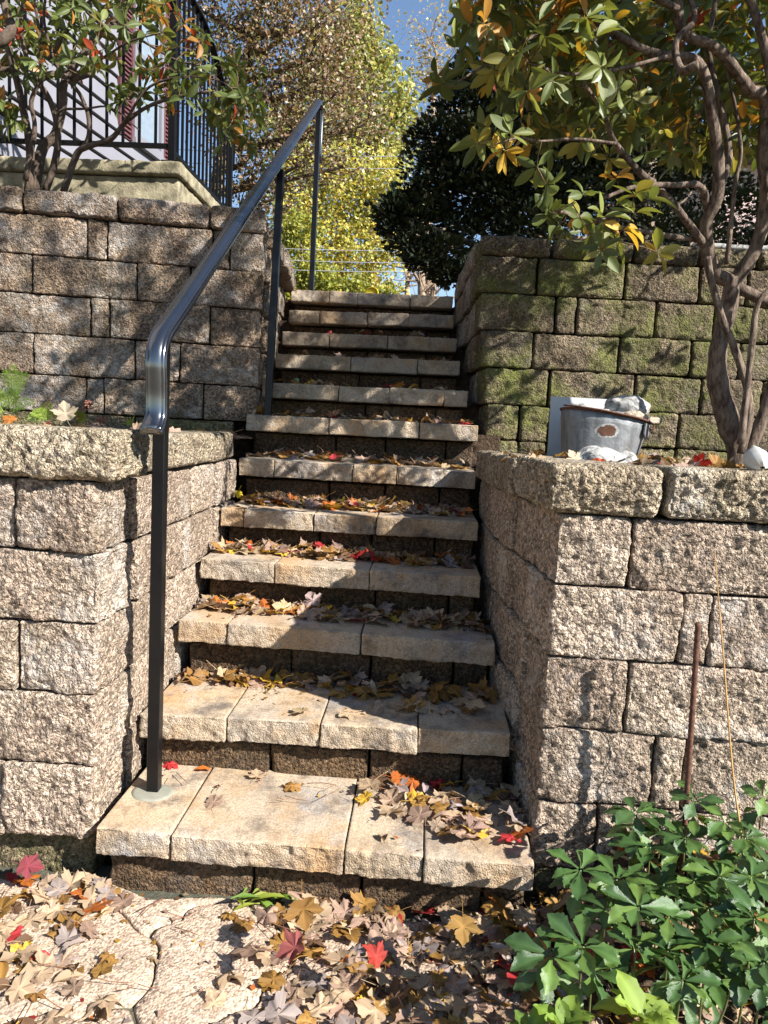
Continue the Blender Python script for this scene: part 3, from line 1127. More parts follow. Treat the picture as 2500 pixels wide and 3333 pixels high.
# steps
STEPN = [0, 125, 165, 160, 165, 95, 40, 26, 20, 14, 8, 0]
for k in range(12):
    y0 = SY[k]
    y1 = (SY[k + 1] + .04) if k < 11 else SY[k] + .3
    for _ in range(STEPN[k]):
        x = random.uniform(SXL[k] + .03, SXR[k] - .03)
        lim = .56 if k > 1 else .36
        v = 1 - random.random() ** 1.3 * (lim + (.28 if (k == 1 and x > -.1) else 0))
        if k == 1 and x < -.25 and v < .8:
            continue
        y = y0 + .02 + (y1 - y0 - .05) * v
        if k >= 6:
            y = y0 + random.uniform(.05, .28)
        drop(x, y, step_z(k, x) + random.random() * .028 * max(0, v - .4), 'step', size=random.uniform(.042, .074), tilt=.36)
# first landing: a drift at the right, single leaves elsewhere
for _ in range(70):
    x = min(.345, random.gauss(.16, .13))
    y = 1.90 + (2.25 - 1.90) * random.random() ** .8
    if x < -.12 or (x < .02 and y < 2.02):
        continue
    if y < 1.93 and random.random() < .6:
        continue
    drop(x, y, .2 + random.random() * .022, 'landing', size=random.uniform(.036, .064), tilt=.28)
for x, y, c in ((-.36, 2.17, 'ochre brown'), (-.58, 2.03, 'greyish pink'), (-.49, 2.22, 'pale tan'), (-.05, 1.93, 'dark brown'), (-.68, 2.235, 'rusty orange'), (-.03, 2.24, 'greyish pink'), (-.8, 2.25, 'crimson red')):
    drop(x, y, .2, 'landing', colour=c, size=.05, tilt=.2)
for x, y in ((-.36, 2.29), (-.2, 2.30)):
    drop(x, y, .405, 'step', colour='pale tan', size=.05, tilt=.1)
# terraces
for _ in range(190):
    drop(random.uniform(.32, 1.9), 2.36 + random.random() ** 1.2 * 1.6, 1.262 + random.random() * .03, 'terrace', tilt=.45)
for _ in range(46):
    drop(random.uniform(-2.0, -.96), random.uniform(2.2, 3.6), 1.292 + random.random() * .015, 'terrace', tilt=.4)
for _ in range(22):
    drop(random.uniform(-1.2, .15), random.uniform(5.6, 6.4), 2.36, 'step', tilt=.4)


def leaf_rank(p):
    s = seen(p[0])
    if s is None or not (-10 < s[0] < 1670 and -10 < s[1] < 2225):
        return 0
    return p[3] / s[2]


PLACES.sort(key=leaf_rank, reverse=True)
NTH = ['first', 'second', 'third', 'fourth', 'fifth', 'sixth', 'seventh', 'eighth', 'ninth', 'tenth', 'eleventh', 'twelfth', 'thirteenth', 'fourteenth', 'fifteenth', 'sixteenth', 'seventeenth', 'eighteenth', 'nineteenth', 'twentieth']


def leaf_where(p):
    (x, y, z), zone = p[0], p[5]
    third = 'left' if x < -.47 else ('middle' if x < -.06 else 'right')
    if zone == 'paving':
        a = 'below left wall' if x < -.86 else ('left of paving joint' if x < -.55 else ('below second slab' if x < -.27 else ('below middle slabs' if x < .02 else 'by ground cover')))
        return f"on paving {a}, {'near riser' if y > 1.68 else ('midway out' if y > 1.5 else 'close up')}"
    if zone == 'bed':
        return f"in ground cover bed, {'near' if y < 1.55 else ('middle' if y < 1.75 else 'far')} {'left' if x < .62 else 'right'}"
    if zone == 'landing':
        return f"on lowest tread, {'front' if y < 2.05 else 'back'} {third}"
    if zone == 'terrace':
        return 'on right terrace' if x > 0 else 'on left terrace'
    k = max(i for i in range(12) if SY[i] <= y + .01)
    return f"on {NTH[k]} step, {third} part"


names = {}
for i, p in enumerate(PLACES[:300]):
    nz = p[1].normalized().z
    look = ('small ' if p[3] < .056 else ('large ' if p[3] > .076 else '')) + ('tilted ' if nz < .86 else ('flat ' if nz > .985 else ''))
    names.setdefault((look, p[4], leaf_where(p)), []).append(i)
LEAFLABEL = {}
for (look, colour, where), ids in names.items():
    ids.sort(key=lambda i: seen(PLACES[i][0])[0])
    for q_, i in enumerate(ids):
        LEAFLABEL[i] = f'{look}{colour} leaf {where}' + (f', {NTH[min(q_, 19)]} from left' if len(ids) > 1 else '')
cache = {}
stuff = {}
for i, (loc, n, spin, size, colour, zone) in enumerate(PLACES):
    j = (i * 7 + 3) % 12 if (i * 13) % 7 else 12 + i % 2
    V, F, w = SHAPES[j]
    col = np.array(FALL[colour])
    if i < 300:
        key = (j, colour)
        if key not in cache:
            vt = 1 + .30 * w[:, None] * np.array([1, .95, .85])
            cache[key] = mesh_np('maple_leaf', V, F, M_LEAF, True, np.clip(col * vt * random.uniform(.85, 1.15), 0, 1))
        o = add('maple_leaf', cache[key], None, place_matrix(loc, n, spin, size))
        tag(o, LEAFLABEL[i], 'leaf', 'fallen maple leaves')
    else:
        stuff.setdefault(j, []).append((place_matrix(loc, n, spin, size), col * random.uniform(.75, 1.2) * np.array([1, random.uniform(.94, 1.05), random.uniform(.9, 1.1)])))
s = Soup()
for j, items in stuff.items():
    V, F, w = SHAPES[j]
    merge(s, V, F, [m for m, c in items], [c for m, c in items], 1 + .30 * w[:, None] * np.array([1, .95, .85]))
LEAFQ0 = np.array([(0, 0, 0), (.42, .3, .16), (.1, 1, -.05), (-.42, .45, .18)], float)
cm, ct = [], []
for _ in range(900):
    if random.random() < .5:
        x, y, z = random.uniform(-1.5, .55), random.uniform(1.25, 1.88), .004
    else:
        k = random.randrange(0, 7)
        x, y = random.uniform(SXL[k] + .03, SXR[k] - .03), SY[k] + .33 * random.random() ** .5
        z = step_z(k, x) + .003
        if k == 0 and x < -.15 and y < 2.12:
            continue
    cm.append(place_matrix((x, y, z), (random.gauss(0, .25), random.gauss(0, .25), 1), random.uniform(0, 6.28), random.uniform(.008, .024)))
    ct.append(np.array(FALL[random.choices(FNAMES, FW8)[0]]) * random.uniform(.5, 1.0))
merge(s, LEAFQ0, [np.array([[0, 1, 2, 3]])], cm, ct)
# broken twigs and stalks among the leaves
for _ in range(150):
    z = .01
    if random.random() < .55:
        x, y = random.uniform(-1.2, .5), random.uniform(1.3, 1.85)
    else:
        k = random.randrange(0, 6)
        x, y, z = random.uniform(SXL[k] + .05, SXR[k] - .05), SY[k] + random.uniform(.2, .33), step_z(k, 0) + .012
    a, L = random.uniform(0, 6.3), random.uniform(.03, .10)
    m = np.array([x, y, z + .004])
    d = np.array([math.cos(a), math.sin(a), 0]) * L
    s.tube(catmull([m - d * .5, m + (0, 0, random.uniform(0, .012)), m + d * .5 + (0, 0, random.uniform(0, .02))], 2), .0012, 4, (.20, .09, .05))
o = kind(add('leaf_litter', s.mesh('leaf_litter', M_LEAF)), 'stuff')
o['label'] = 'further fallen leaves and stalks strewn over the paving, steps and terraces'

# ------------------------------------------------------------------ shrubs


def branch(soup, pts, r0, r1, sides=8, rough=.12, tint=(1, 1, 1), n=5, seed=0):
    P = catmull(pts, n)
    R = np.linspace(r0, r1, len(P))
    soup.tube(P, R, sides, tint, rough, seed)
    return [(np.array(p), r) for p, r in zip(P, R)]


def pick(ramp):
    x = random.random()
    for w, c in ramp:
        if x < w:
            return np.array(c) * random.uniform(.75, 1.25)
        x -= w
    return np.array(ramp[-1][1])


def whorls(nodes, centers, twig, soup, mats, leaf_len, ramp, per=(5, 8), up=.5, sag=.06, shapes=3):
    """each whorl centre is tied by a thin twig to the nearest branch node, nearest first"""
    NP = np.array([p for p, r in nodes])
    C = np.array(centers)
    dist = np.array([np.min(np.linalg.norm(NP - c, axis=1)) for c in C])
    for ci in np.argsort(dist):
        c = C[ci]
        d = np.linalg.norm(NP - c, axis=1)
        a = NP[np.argmin(d)]
        L = d.min()
        mid = (a + c) / 2 + np.array([random.gauss(0, .1), random.gauss(0, .1), -random.random() * sag * 4 + .05]) * L
        P = catmull([a, mid, c], 4)
        soup.tube(P, np.linspace(min(.0055, .002 + .006 * L), .0016, len(P)), 4, twig)
        NP = np.concatenate([NP, P[2:]])
        ax = (P[-1] - P[-3])
        ax /= np.linalg.norm(ax) + 1e-9
        ax = ax * .7 + np.array([0, 0, up])
        ax /= np.linalg.norm(ax)
        ax = Vector(ax)
        q = ax.to_track_quat('Z', 'Y').to_matrix()
        k = random.randint(*per)
        base = pick(ramp)
        ph = random.uniform(0, 6.28)
        for i in range(k):
            az = ph + i * 2.4 + random.gauss(0, .2)
            el = random.uniform(-.25, .75)
            dirv = q @ Vector((math.cos(az) * math.cos(el), math.sin(az) * math.cos(el), math.sin(el)))
            dirv.z -= .12
            dirv.normalize()
            side = dirv.cross(ax)
            if side.length < .05:
                side = dirv.cross(Vector((1, 0, 0)))
            side.normalize()
            nn = side.cross(dirv)
            ro = Matrix.Rotation(random.gauss(0, .45), 3, dirv)
            side, nn = ro @ side, ro @ nn
            L2 = leaf_len * random.uniform(.62, 1.15)
            m = Matrix.Identity(4)
            wd = L2 * random.uniform(.85, 1.15)
            for r_ in range(3):
                m[r_][0], m[r_][1], m[r_][2] = side[r_] * wd, dirv[r_] * L2, nn[r_] * L2
                m[r_][3] = c[r_] + dirv[r_] * .008
            col = base * random.uniform(.8, 1.2) if random.random() < .72 else pick(ramp)
            mats.append((m, col, random.randrange(shapes)))


RH_SHAPES = [leaf_shape(HALF_RHODO, fold=f, bend=b, seed=i, petiole=.12) for i, (f, b) in enumerate(((.2, .12), (.3, .25), (.1, .02), (.35, .35)))]


def leaves_to(parent, mats, shapes, mat, nmax=300, vt=None):
    """the nmax leaves that show largest become parts, the others one mass"""
    rk = []
    for m, c, j in mats:
        s_ = seen(m.translation)
        ok = s_ is not None and -20 < s_[0] < 1680 and -20 < s_[1] < 2230
        rk.append(m.to_scale().y / s_[2] if ok else 0)
    order = np.argsort(-np.array(rk))
    me = {}
    rest = {}
    for pos, i in enumerate(order):
        m, c, j = mats[i]
        if pos < nmax and rk[i] > 0:
            key = (j, tuple(np.round(c * 12)))
            if key not in me:
                me[key] = mesh_np('leaf', shapes[j][0], shapes[j][1], mat, True, np.clip(np.ones((len(shapes[j][0]), 3)) * c, 0, 1))
            add('leaf', me[key], parent, m)
        else:
            rest.setdefault(j, []).append((m, c))
    s_ = Soup()
    for j, it in rest.items():
        merge(s_, shapes[j][0], shapes[j][1], [m for m, c in it], np.array([c for m, c in it]))
    if rest:
        kind(add('foliage', s_.mesh('foliage', mat), parent), 'stuff')


# ---- right rhododendron
rr = thing('rhododendron', 'large rhododendron with crooked bare stems and green and orange leaves above the right wall', 'shrub', (1.38, 3.2, 1.27))
sb = Soup()
nodes = []


def tr(pts, Y, r0, r1, **kw):
    Ys = np.linspace(Y[0], Y[1], len(pts)) if isinstance(Y, tuple) else [Y] * len(pts)
    return branch(sb, [at(px, py, y) for (px, py), y in zip(pts, Ys)], r0, r1, **kw)


nodes += tr([(1600, 1010), (1590, 960), (1560, 870), (1550, 760), (1575, 660), (1583, 600)], 3.2, .046, .034, sides=14, rough=.3)
nodes += tr([(1583, 610), (1545, 590), (1530, 540), (1525, 480), (1548, 430), (1552, 350), (1535, 225), (1508, 135), (1440, 122), (1390, 108), (1340, 80), (1290, 45), (1240, 10), (1180, -60)], (3.2, 2.7), .030, .010, sides=10, rough=.14)
nodes += tr([(1583, 612), (1630, 540), (1655, 440), (1650, 340), (1652, 215), (1620, 195), (1580, 140), (1540, 100), (1480, 75), (1465, 20), (1470, -60), (1440, -200)], (3.2, 2.8), .030, .013, sides=10, rough=.14)
nodes += tr([(1530, 545), (1500, 500), (1445, 430), (1385, 375), (1330, 310), (1300, 240), (1260, 180)], (3.15, 2.55), .018, .006, sides=8)
nodes += tr([(1530, 470), (1515, 405), (1460, 400), (1370, 404), (1300, 430)], (3.1, 2.7), .017, .006, sides=7)
nodes += tr([(1525, 520), (1460, 512), (1390, 500), (1330, 490), (1260, 470), (1200, 455)], (3.15, 2.5), .012, .005, sides=6)
nodes += tr([(1600, 980), (1620, 880), (1590, 760), (1560, 690), (1535, 600), (1528, 555)], 3.05, .017, .013, sides=8)
nodes += tr([(1612, 980), (1655, 880), (1680, 760), (1690, 600), (1690, 400), (1670, 200), (1640, 60), (1600, -60)], (3.1, 3.0), .028, .014, sides=10)
nodes += tr([(1600, 960), (1612, 860), (1625, 740), (1640, 650), (1700, 600)], 3.0, .015, .011, sides=8)
nodes += tr([(1570, 570), (1580, 470), (1590, 385), (1600, 330), (1590, 240), (1570, 150)], (3.1, 3.0), .010, .006, sides=6)
nodes += tr([(1590, 620), (1650, 650), (1720, 690)], 3.2, .026, .022, sides=8)
nodes += tr([(1548, 420), (1575, 340), (1560, 240), (1540, 160), (1530, 90), (1545, 0), (1540, -120)], (3.05, 3.2), .016, .008, sides=7)
nodes += tr([(1508, 140), (1470, 150), (1460, 90), (1500, 40), (1480, -30)], (2.75, 2.9), .016, .009, sides=7)
nodes += tr([(1330, 310), (1240, 300), (1170, 305), (1120, 298), (1070, 312)], (2.6, 2.4), .006, .0025, sides=5)
nodes += tr([(1290, 45), (1200, 60), (1120, 95), (1050, 140), (990, 175)], (2.75, 2.5), .009, .003, sides=5)
nodes += tr([(1440, 122), (1330, 150), (1230, 160), (1150, 140)], (2.75, 2.4), .008, .004, sides=5)
nodes += tr([(1465, 20), (1300, -60), (1150, -120), (1000, -80)], (2.8, 2.5), .012, .005, sides=6)
nodes += tr([(1440, -200), (1300, -320), (1150, -380)], (2.8, 2.4), .014, .006, sides=6)
nodes += tr([(1600, -60), (1650, -300), (1750, -500)], (3.0, 2.6), .018, .008, sides=6)
nodes += tr([(1690, 400), (1800, 200), (1950, 0), (2050, -250)], (3.0, 2.6), .03, .01, sides=7)
cent = []


def rh_region(n, px0, px1, py0, py1, y0, y1, test=None, deep=0):
    c = 0
    while c < n:
        px, py = random.uniform(px0, px1), random.uniform(py0, py1)
        if test and not test(px, py):
            continue
        k_ = deep * max(0, min(1, (px - 1300) / 120))
        cent.append(np.array(at(px, py, random.uniform(y0 + (3.05 - y0) * k_, y1 + .45 * k_))))
        c += 1


# crown in the picture: lower edge rises to the left
low = lambda px: np.interp(px, [940, 1010, 1100, 1180, 1240, 1330, 1420, 1520, 1660], [190, 250, 300, 370, 330, 350, 360, 380, 340])
rh_region(340, 1015, 1660, -40, 380, 2.35, 3.5, lambda px, py: py < low(px) * random.uniform(.55, 1.0) and (px > 1080 or py < 190), 1)
rh_region(90, 1080, 1660, 120, 380, 2.7, 3.4, lambda px, py: py < low(px), 1)
for px, py in ((1020, 55), (985, 30), (1000, 100), (955, 180), (945, 165), (1040, 290), (1065, 300), (1090, 325), (1030, 310), (1105, 290), (1190, 460), (1205, 485), (1250, 470), (1275, 505), (1330, 520), (1345, 495), (1300, 470), (1370, 460),
               (1400, 430), (1260, 420), (1225, 500), (1420, 545), (1300, 540), (1370, 420), (1180, 400), (1160, 360), (1330, 385)):
    cent.append(np.array(at(px, py, random.uniform(2.3, 2.8))))
# crown above and right of the picture
rh_region(215, 1000, 2300, -700, -20, 2.2, 3.6)
rh_region(55, 1660, 2300, -20, 420, 2.4, 3.6)
RAMP_R = [(.52, (.095, .125, .030)), (.20, (.15, .175, .04)), (.11, (.24, .22, .045)), (.11, (.38, .19, .03)), (.04, (.44, .28, .035)), (.02, (.28, .05, .025))]
leafR = []
whorls(nodes, cent, (.9, .8, .7), sb, leafR, .084, RAMP_R, per=(5, 8), up=.45, shapes=4)
add('stem', sb.mesh('stem', M_BARKR), rr)
leaves_to(rr, leafR, RH_SHAPES, M_RHODO)

# ---- left rhododendron
rl = thing('rhododendron', 'rhododendron with many thin dark stems in front of the white house', 'shrub', (-2.05, 4.3, 2.45))
sb = Soup()
nodes = []
h2 = lambda pts: [(x * .5, y * .5) for x, y in pts]
nodes += tr(h2([(125, 830), (130, 650), (95, 450), (60, 300), (15, 150), (-20, 60)]), 4.35, .028, .012, sides=8)
nodes += tr(h2([(150, 830), (180, 650), (240, 580), (272, 450), (280, 350), (380, 210), (480, 100), (560, 20), (640, -80)]), (4.4, 4.6), .034, .012, sides=8)
nodes += tr(h2([(195, 830), (240, 690), (250, 560), (215, 430), (150, 330), (110, 230), (90, 120), (100, 0)]), (4.4, 4.2), .022, .01, sides=7)
nodes += tr(h2([(275, 830), (330, 670), (385, 632), (480, 600), (540, 530), (640, 460), (760, 420), (900, 395)]), (4.35, 4.0), .021, .006, sides=8)
nodes += tr(h2([(330, 665), (378, 600), (380, 500), (340, 400), (262, 310), (215, 200), (190, 80), (200, -40)]), (4.3, 4.1), .013, .007, sides=7)
nodes += tr(h2([(110, 780), (150, 560), (135, 440), (175, 330), (170, 150), (150, 0)]), (4.3, 4.2), .016, .008, sides=7)
nodes += tr(h2([(140, 360), (230, 320), (320, 340), (400, 320)]), (4.4, 4.5), .022, .012, sides=7)
nodes += tr(h2([(-40, 190), (20, 165), (50, 120), (30, 60), (10, -20)]), (3.9, 4.0), .032, .02, sides=9)
nodes += tr(h2([(-60, 330), (0, 300), (60, 310), (90, 400)]), (4.2, 4.35), .012, .014, sides=7)
nodes += tr(h2([(240, 560), (260, 480), (370, 470), (480, 465), (600, 560)]), (4.3, 4.1), .009, .004, sides=5)
nodes += tr(h2([(210, 260), (340, 60), (430, -40)]), (4.2, 4.0), .012, .006, sides=6)
nodes += tr(h2([(540, 530), (620, 400), (700, 350), (820, 330), (950, 350), (1020, 400)]), (4.1, 3.9), .008, .003, sides=5)
nodes += tr(h2([(480, 100), (620, 180), (760, 260), (880, 300), (980, 480)]), (4.5, 4.1), .010, .003, sides=5)
nodes += tr(h2([(280, 350), (460, 240), (560, 180), (700, 140)]), (4.4, 4.2), .009, .004, sides=5)
cent = []


def hregion(n, x0, x1, y0, y1, Y0, Y1, test=None):
    rh_region(n, x0 * .5, x1 * .5, y0 * .5, y1 * .5, Y0, Y1, (lambda a, b: test(a * 2, b * 2)) if test else None)


hregion(95, -60, 420, -60, 330, 3.9, 4.8)
hregion(60, 400, 900, -40, 420, 3.9, 4.6, lambda x, y: y < 250 + (x - 400) * .3 and y > (x - 700) * .8)
hregion(26, 760, 1130, 230, 560, 3.8, 4.2, lambda x, y: abs(y - (300 + (x - 800) * .45)) < 150)
hregion(12, 480, 760, 330, 470, 3.9, 4.3)
hregion(10, 940, 1080, 420, 620, 3.85, 4.1)
hregion(9, -20, 90, 380, 560, 4.0, 4.3)
hregion(90, -500, 900, -600, -60, 3.8, 4.8)
RAMP_L = [(.56, (.09, .12, .03)), (.2, (.13, .155, .04)), (.10, (.20, .19, .045)), (.11, (.36, .17, .03)), (.03, (.30, .05, .02))]
leafL = []
whorls(nodes, cent, (1.6, 1.3, 1.1), sb, leafL, .085, RAMP_L, per=(4, 7), up=.4, shapes=4)
add('stem', sb.mesh('stem', M_BARKL), rl)
leaves_to(rl, leafL, RH_SHAPES, M_RHODO)

# ------------------------------------------------------------------ dark evergreen behind the right wall
ev = thing('evergreen_tree', 'dense nearly black evergreen with feathery sprays behind the upper right wall', 'tree', (1.9, 6.6, 2.34))
s = Soup()
s.tube(catmull([(1.9, 6.6, 2.3), (1.85, 6.55, 3.2), (1.75, 6.6, 4.4), (1.7, 6.6, 5.6)], 4), np.linspace(.12, .03, 13), 9, rough=.15)
lumps = []
for px, py, Y, r in ((850, 475, 6.3, .28), (835, 500, 6.2, .18), (900, 500, 6.4, .42), (905, 430, 6.4, .32), (880, 545, 6.2, .25), (940, 560, 6.2, .32), (920, 305, 6.4, .24), (960, 320, 6.4, .36), (930, 380, 6.4, .34), (985, 250, 6.5, .3), (975, 195, 6.4, .17),
                      (1010, 160, 6.6, .26), (1040, 240, 6.5, .42), (1030, 330, 6.4, .5), (1000, 430, 6.4, .5), (1020, 520, 6.4, .42), (1090, 420, 6.4, .55), (1100, 300, 6.6, .55), (1110, 170, 6.7, .42), (1085, 90, 6.7, .3), (1180, 230, 6.7, .6), (1190, 380, 6.5, .6),
                      (1210, 110, 6.8, .45), (1280, 300, 6.6, .65), (1300, 440, 6.5, .5), (1380, 380, 6.7, .6), (1400, 250, 6.8, .6), (1330, 150, 6.9, .5), (1480, 420, 6.8, .55), (1500, 320, 7.0, .5), (1570, 470, 6.9, .5), (1620, 560, 6.8, .4), (1120, 500, 6.3, .35),
                      (1000, 595, 6.1, .2), (965, 600, 6.1, .18), (1700, 520, 6.9, .5), (1480, 530, 6.5, .4), (1400, 510, 6.4, .4), (838, 470, 6.2, .16), (870, 455, 6.3, .26), (905, 570, 6.1, .2), (945, 600, 6.1, .17), (1150, 330, 6.8, .7), (1250, 420, 6.8, .7), (1050, 420, 6.6, .6), (1370, 300, 7.0, .8), (1120, 470, 6.6, .6), (985, 360, 6.5, .4)):
    lumps.append((np.array(at(px, py, Y)) + np.array([.07, 0, .04]), r * .84))
spr = np.array([(0, 0, 0), (.18, .25, .03), (.42, .42, .0), (.2, .55, .04), (.34, .8, .02), (.08, .8, .05), (0, 1.1, .0), (-.1, .78, .05), (-.33, .82, .02), (-.2, .52, .04), (-.4, .4, 0), (-.17, .24, .03)], float)
sprF = [np.array([[0, 1, 2], [0, 2, 3], [0, 3, 4], [0, 4, 5], [0, 5, 6], [0, 6, 7], [0, 7, 8], [0, 8, 9], [0, 9, 10], [0, 10, 11]])]
fol = Soup()
mats, tints = [], []
for c, r in lumps:
    trunk = np.array([1.8, 6.6, min(5.2, c[2] - .3)])
    P = catmull([trunk, (trunk + c) / 2 + np.array([0, 0, -.12]), c], 4)
    s.tube(P, np.linspace(.035, .008, len(P)), 5)
    for _ in range(int(5200 * r ** 1.7) + 160):
        d = np.array([random.gauss(0, 1), random.gauss(0, 1), random.gauss(0, 1)])
        d /= np.linalg.norm(d)
        rad = r * (random.uniform(.62, 1.04) if random.random() < .75 else random.uniform(.2, .65)) * (1 + .22 * math.sin(5 * d[0] + c[0] * 9) * math.sin(4 * d[2] + c[2] * 7))
        p = c + d * rad * np.array([1.12, 1.12, .62])
        out = Vector((d[0], d[1], d[2] * .6 + .25)).normalized()
        n = out.cross(Vector((random.gauss(0, 1), random.gauss(0, 1), random.gauss(0, .5))))
        if n.length < .1:
            continue
        n.normalize()
        sd = out.cross(n)
        L = random.uniform(.026, .064)
        m = Matrix.Identity(4)
        for q_ in range(3):
            m[q_][0], m[q_][1], m[q_][2], m[q_][3] = sd[q_] * L, out[q_] * L, n[q_] * L, p[q_]
        mats.append(m)
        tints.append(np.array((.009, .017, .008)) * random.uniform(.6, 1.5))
merge(fol, spr, sprF, mats, tints)
add('trunk', s.mesh('trunk', M_BARKT), ev)
kind(add('crown', fol.mesh('crown', M_CONIF, False), ev), 'stuff')

# ------------------------------------------------------------------ deciduous trees beyond the steps
LEAFQ = np.array([(0, 0, 0), (.42, .38, .12), (0, 1, -.05), (-.42, .38, .12)], float)
LEAFQF = [np.array([[0, 1, 2, 3]])]


def crown_tree(name, label, base, trunk, blobs, nleaf, size, ramp, r0, limb=(.05, .012), barkt=(1, 1, 1), twigs=6, group=None, flatten=.9, limbs_only=False):
    t = thing(name, label, 'tree', base, group)
    s = Soup()
    P = catmull([base] + trunk, 5)
    s.tube(P, np.linspace(r0, r0 * .3, len(P)), 8, barkt, .12)
    f = Soup()
    mats, tints = [], []
    vol = sum(r ** 2 for c, r, *_ in blobs)
    for b in blobs:
        c, r = np.array(b[0], float), b[1]
        dens = b[2] if len(b) > 2 else 1.0
        below = [p for p in P if p[2] < c[2] - .1 * r] or [P[0]]
        a = below[int(np.argmin([np.linalg.norm(p - c) for p in below]))]
        Q = catmull([a, (a + c) / 2 + np.array([random.gauss(0, .08), random.gauss(0, .08), -.1]) * r, c], 4)
        s.tube(Q, np.linspace(limb[0], limb[1], len(Q)), 6, barkt, .1)
        tips = []
        for _ in range(twigs):
            d = np.array([random.gauss(0, 1), random.gauss(0, 1), random.gauss(.3, .8)])
            d /= np.linalg.norm(d)
            e = c + d * r * random.uniform(.55, 1.0)
            st = Q[random.randrange(len(Q) // 2, len(Q))]
            m = (st + e) / 2 + np.array([random.gauss(0, .1), random.gauss(0, .1), random.gauss(.05, .1)]) * r
            W = catmull([st, m, e], 4)
            s.tube(W, np.linspace(limb[1] * .8, limb[1] * .25, len(W)), 4, barkt)
            tips += [W[-1], W[-3], m]
            for _ in range(2):
                e2 = W[-3] + np.array([random.gauss(0, 1), random.gauss(0, 1), random.gauss(0, .8)]) * r * .28
                s.tube([W[-3], (W[-3] + e2) / 2 + np.array([0, 0, .03 * r]), e2], [limb[1] * .35, limb[1] * .25, limb[1] * .15], 3, barkt)
                tips.append(e2)
        n = int(nleaf * r * r / vol * dens)
        tips = np.array(tips)
        for _ in range(n):
            if random.random() < .62:
                p = tips[random.randrange(len(tips))] + np.array([random.gauss(0, 1), random.gauss(0, 1), random.gauss(-.2, 1)]) * r * .17
            else:
                d = np.array([random.gauss(0, 1), random.gauss(0, 1), random.gauss(0, 1)])
                d /= np.linalg.norm(d)
                p = c + d * r * random.random() ** .45 * np.array([1, 1, flatten])
            v = Vector((random.gauss(0, 1), random.gauss(0, 1), random.gauss(-.5, .8))).normalized()
            nn = v.cross(Vector((random.gauss(0, 1), random.gauss(0, 1), random.gauss(0, 1))))
            if nn.length < .1:
                continue
            nn.normalize()
            sd = v.cross(nn)
            L = size * random.uniform(.6, 1.3)
            m = np.eye(4)
            m[:3, 0], m[:3, 1], m[:3, 2], m[:3, 3] = np.array(sd) * L, np.array(v) * L, np.array(nn) * L, p
            mats.append(m)
            tints.append(pick(ramp))
    merge(f, LEAFQ, LEAFQF, mats, tints)
    add('trunk', s.mesh('trunk', M_BARKT), t)
    kind(add('crown', f.mesh('crown', M_TREE, False), t), 'stuff')
    return t


def blob(px, py, Y, r, d=1.0):
    return (tuple(at(px, py, Y)), r, d)


A = lambda px, py, Y: tuple(at(px, py, Y))
# brown autumn maple, left of the gap
RB = [(.28, (.26, .165, .10)), (.20, (.17, .10, .06)), (.18, (.11, .095, .045)), (.20, (.46, .36, .26)), (.14, (.20, .21, .06))]  # the palest tone paints sunlit highlights into the crown
crown_tree('maple_tree', 'brown-leaved maple between the porch railing and the stair handrail', (-3.2, 10.0, 2.3), [(-3.15, 10, 3.6), (-2.9, 9.9, 5), (-2.5, 9.8, 6.4), (-2.2, 9.8, 8)],
           [blob(540, 60, 9.6, 1.0), blob(640, 30, 9.4, .9), blob(700, 120, 9.4, .9), blob(750, 40, 9.6, .5, .6), blob(745, 180, 9.6, .5, .7), blob(600, 180, 9.5, .95), blob(720, 260, 9.4, .85), blob(790, 270, 9.6, .38, .6), blob(560, 300, 9.5, .85),
            blob(660, 350, 9.4, .55, .8), blob(540, 390, 9.6, .55), blob(590, 430, 9.4, .4, .7), blob(480, 180, 9.9, .9), blob(740, 360, 9.5, .28, .5), blob(560, -120, 9.6, 1.1), blob(700, -140, 9.5, 1.1), blob(430, 20, 10, 1.0), blob(550, 470, 9.6, .35, .7)],
           21000, .050, RB, .13, (.05, .016), (.6, .55, .5), twigs=9)
# tall pale green tree behind
RG = [(.4, (.34, .36, .12)), (.3, (.46, .45, .17)), (.2, (.20, .24, .075)), (.1, (.52, .46, .17))]
crown_tree('poplar_tree', 'tall pale green tree rising in the middle behind the brown maple', A(800, 640, 22), [A(800, 400, 22), A(800, 200, 22), A(805, 60, 22)],
           [blob(770, 60, 22, .9), blob(800, 110, 22, .8), blob(830, 190, 22, .9), blob(860, 260, 22, .7, .8), blob(770, 170, 22, 1.0), blob(800, 270, 22, 1.0), blob(850, 330, 22, .8), blob(725, 90, 22, 1.0), blob(690, 190, 22, 1.0), blob(740, 300, 22, 1.0), blob(620, 280, 22, 1.2)],
           9500, .16, RG, .22, (.07, .025), (.9, .85, .8))
# sparse, nearly bare pale tree against the sky
RP = [(.5, (.36, .33, .20)), (.3, (.30, .25, .14)), (.2, (.40, .30, .18))]
crown_tree('sparse_tree', 'thin tree with few pale leaves against the blue sky', A(925, 640, 27), [A(925, 400, 27), A(935, 250, 27), A(940, 150, 27)],
           [blob(930, 80, 27, 1.5, .6), blob(960, 150, 27, 1.3, .6), blob(920, 180, 27, 1.3, .7), blob(985, 240, 27, 1.0, .5), blob(920, 290, 27, 1.3), blob(960, 340, 27, .9)],
           2200, .13, RP, .16, (.06, .02), (1.5, 1.35, 1.2), twigs=12)
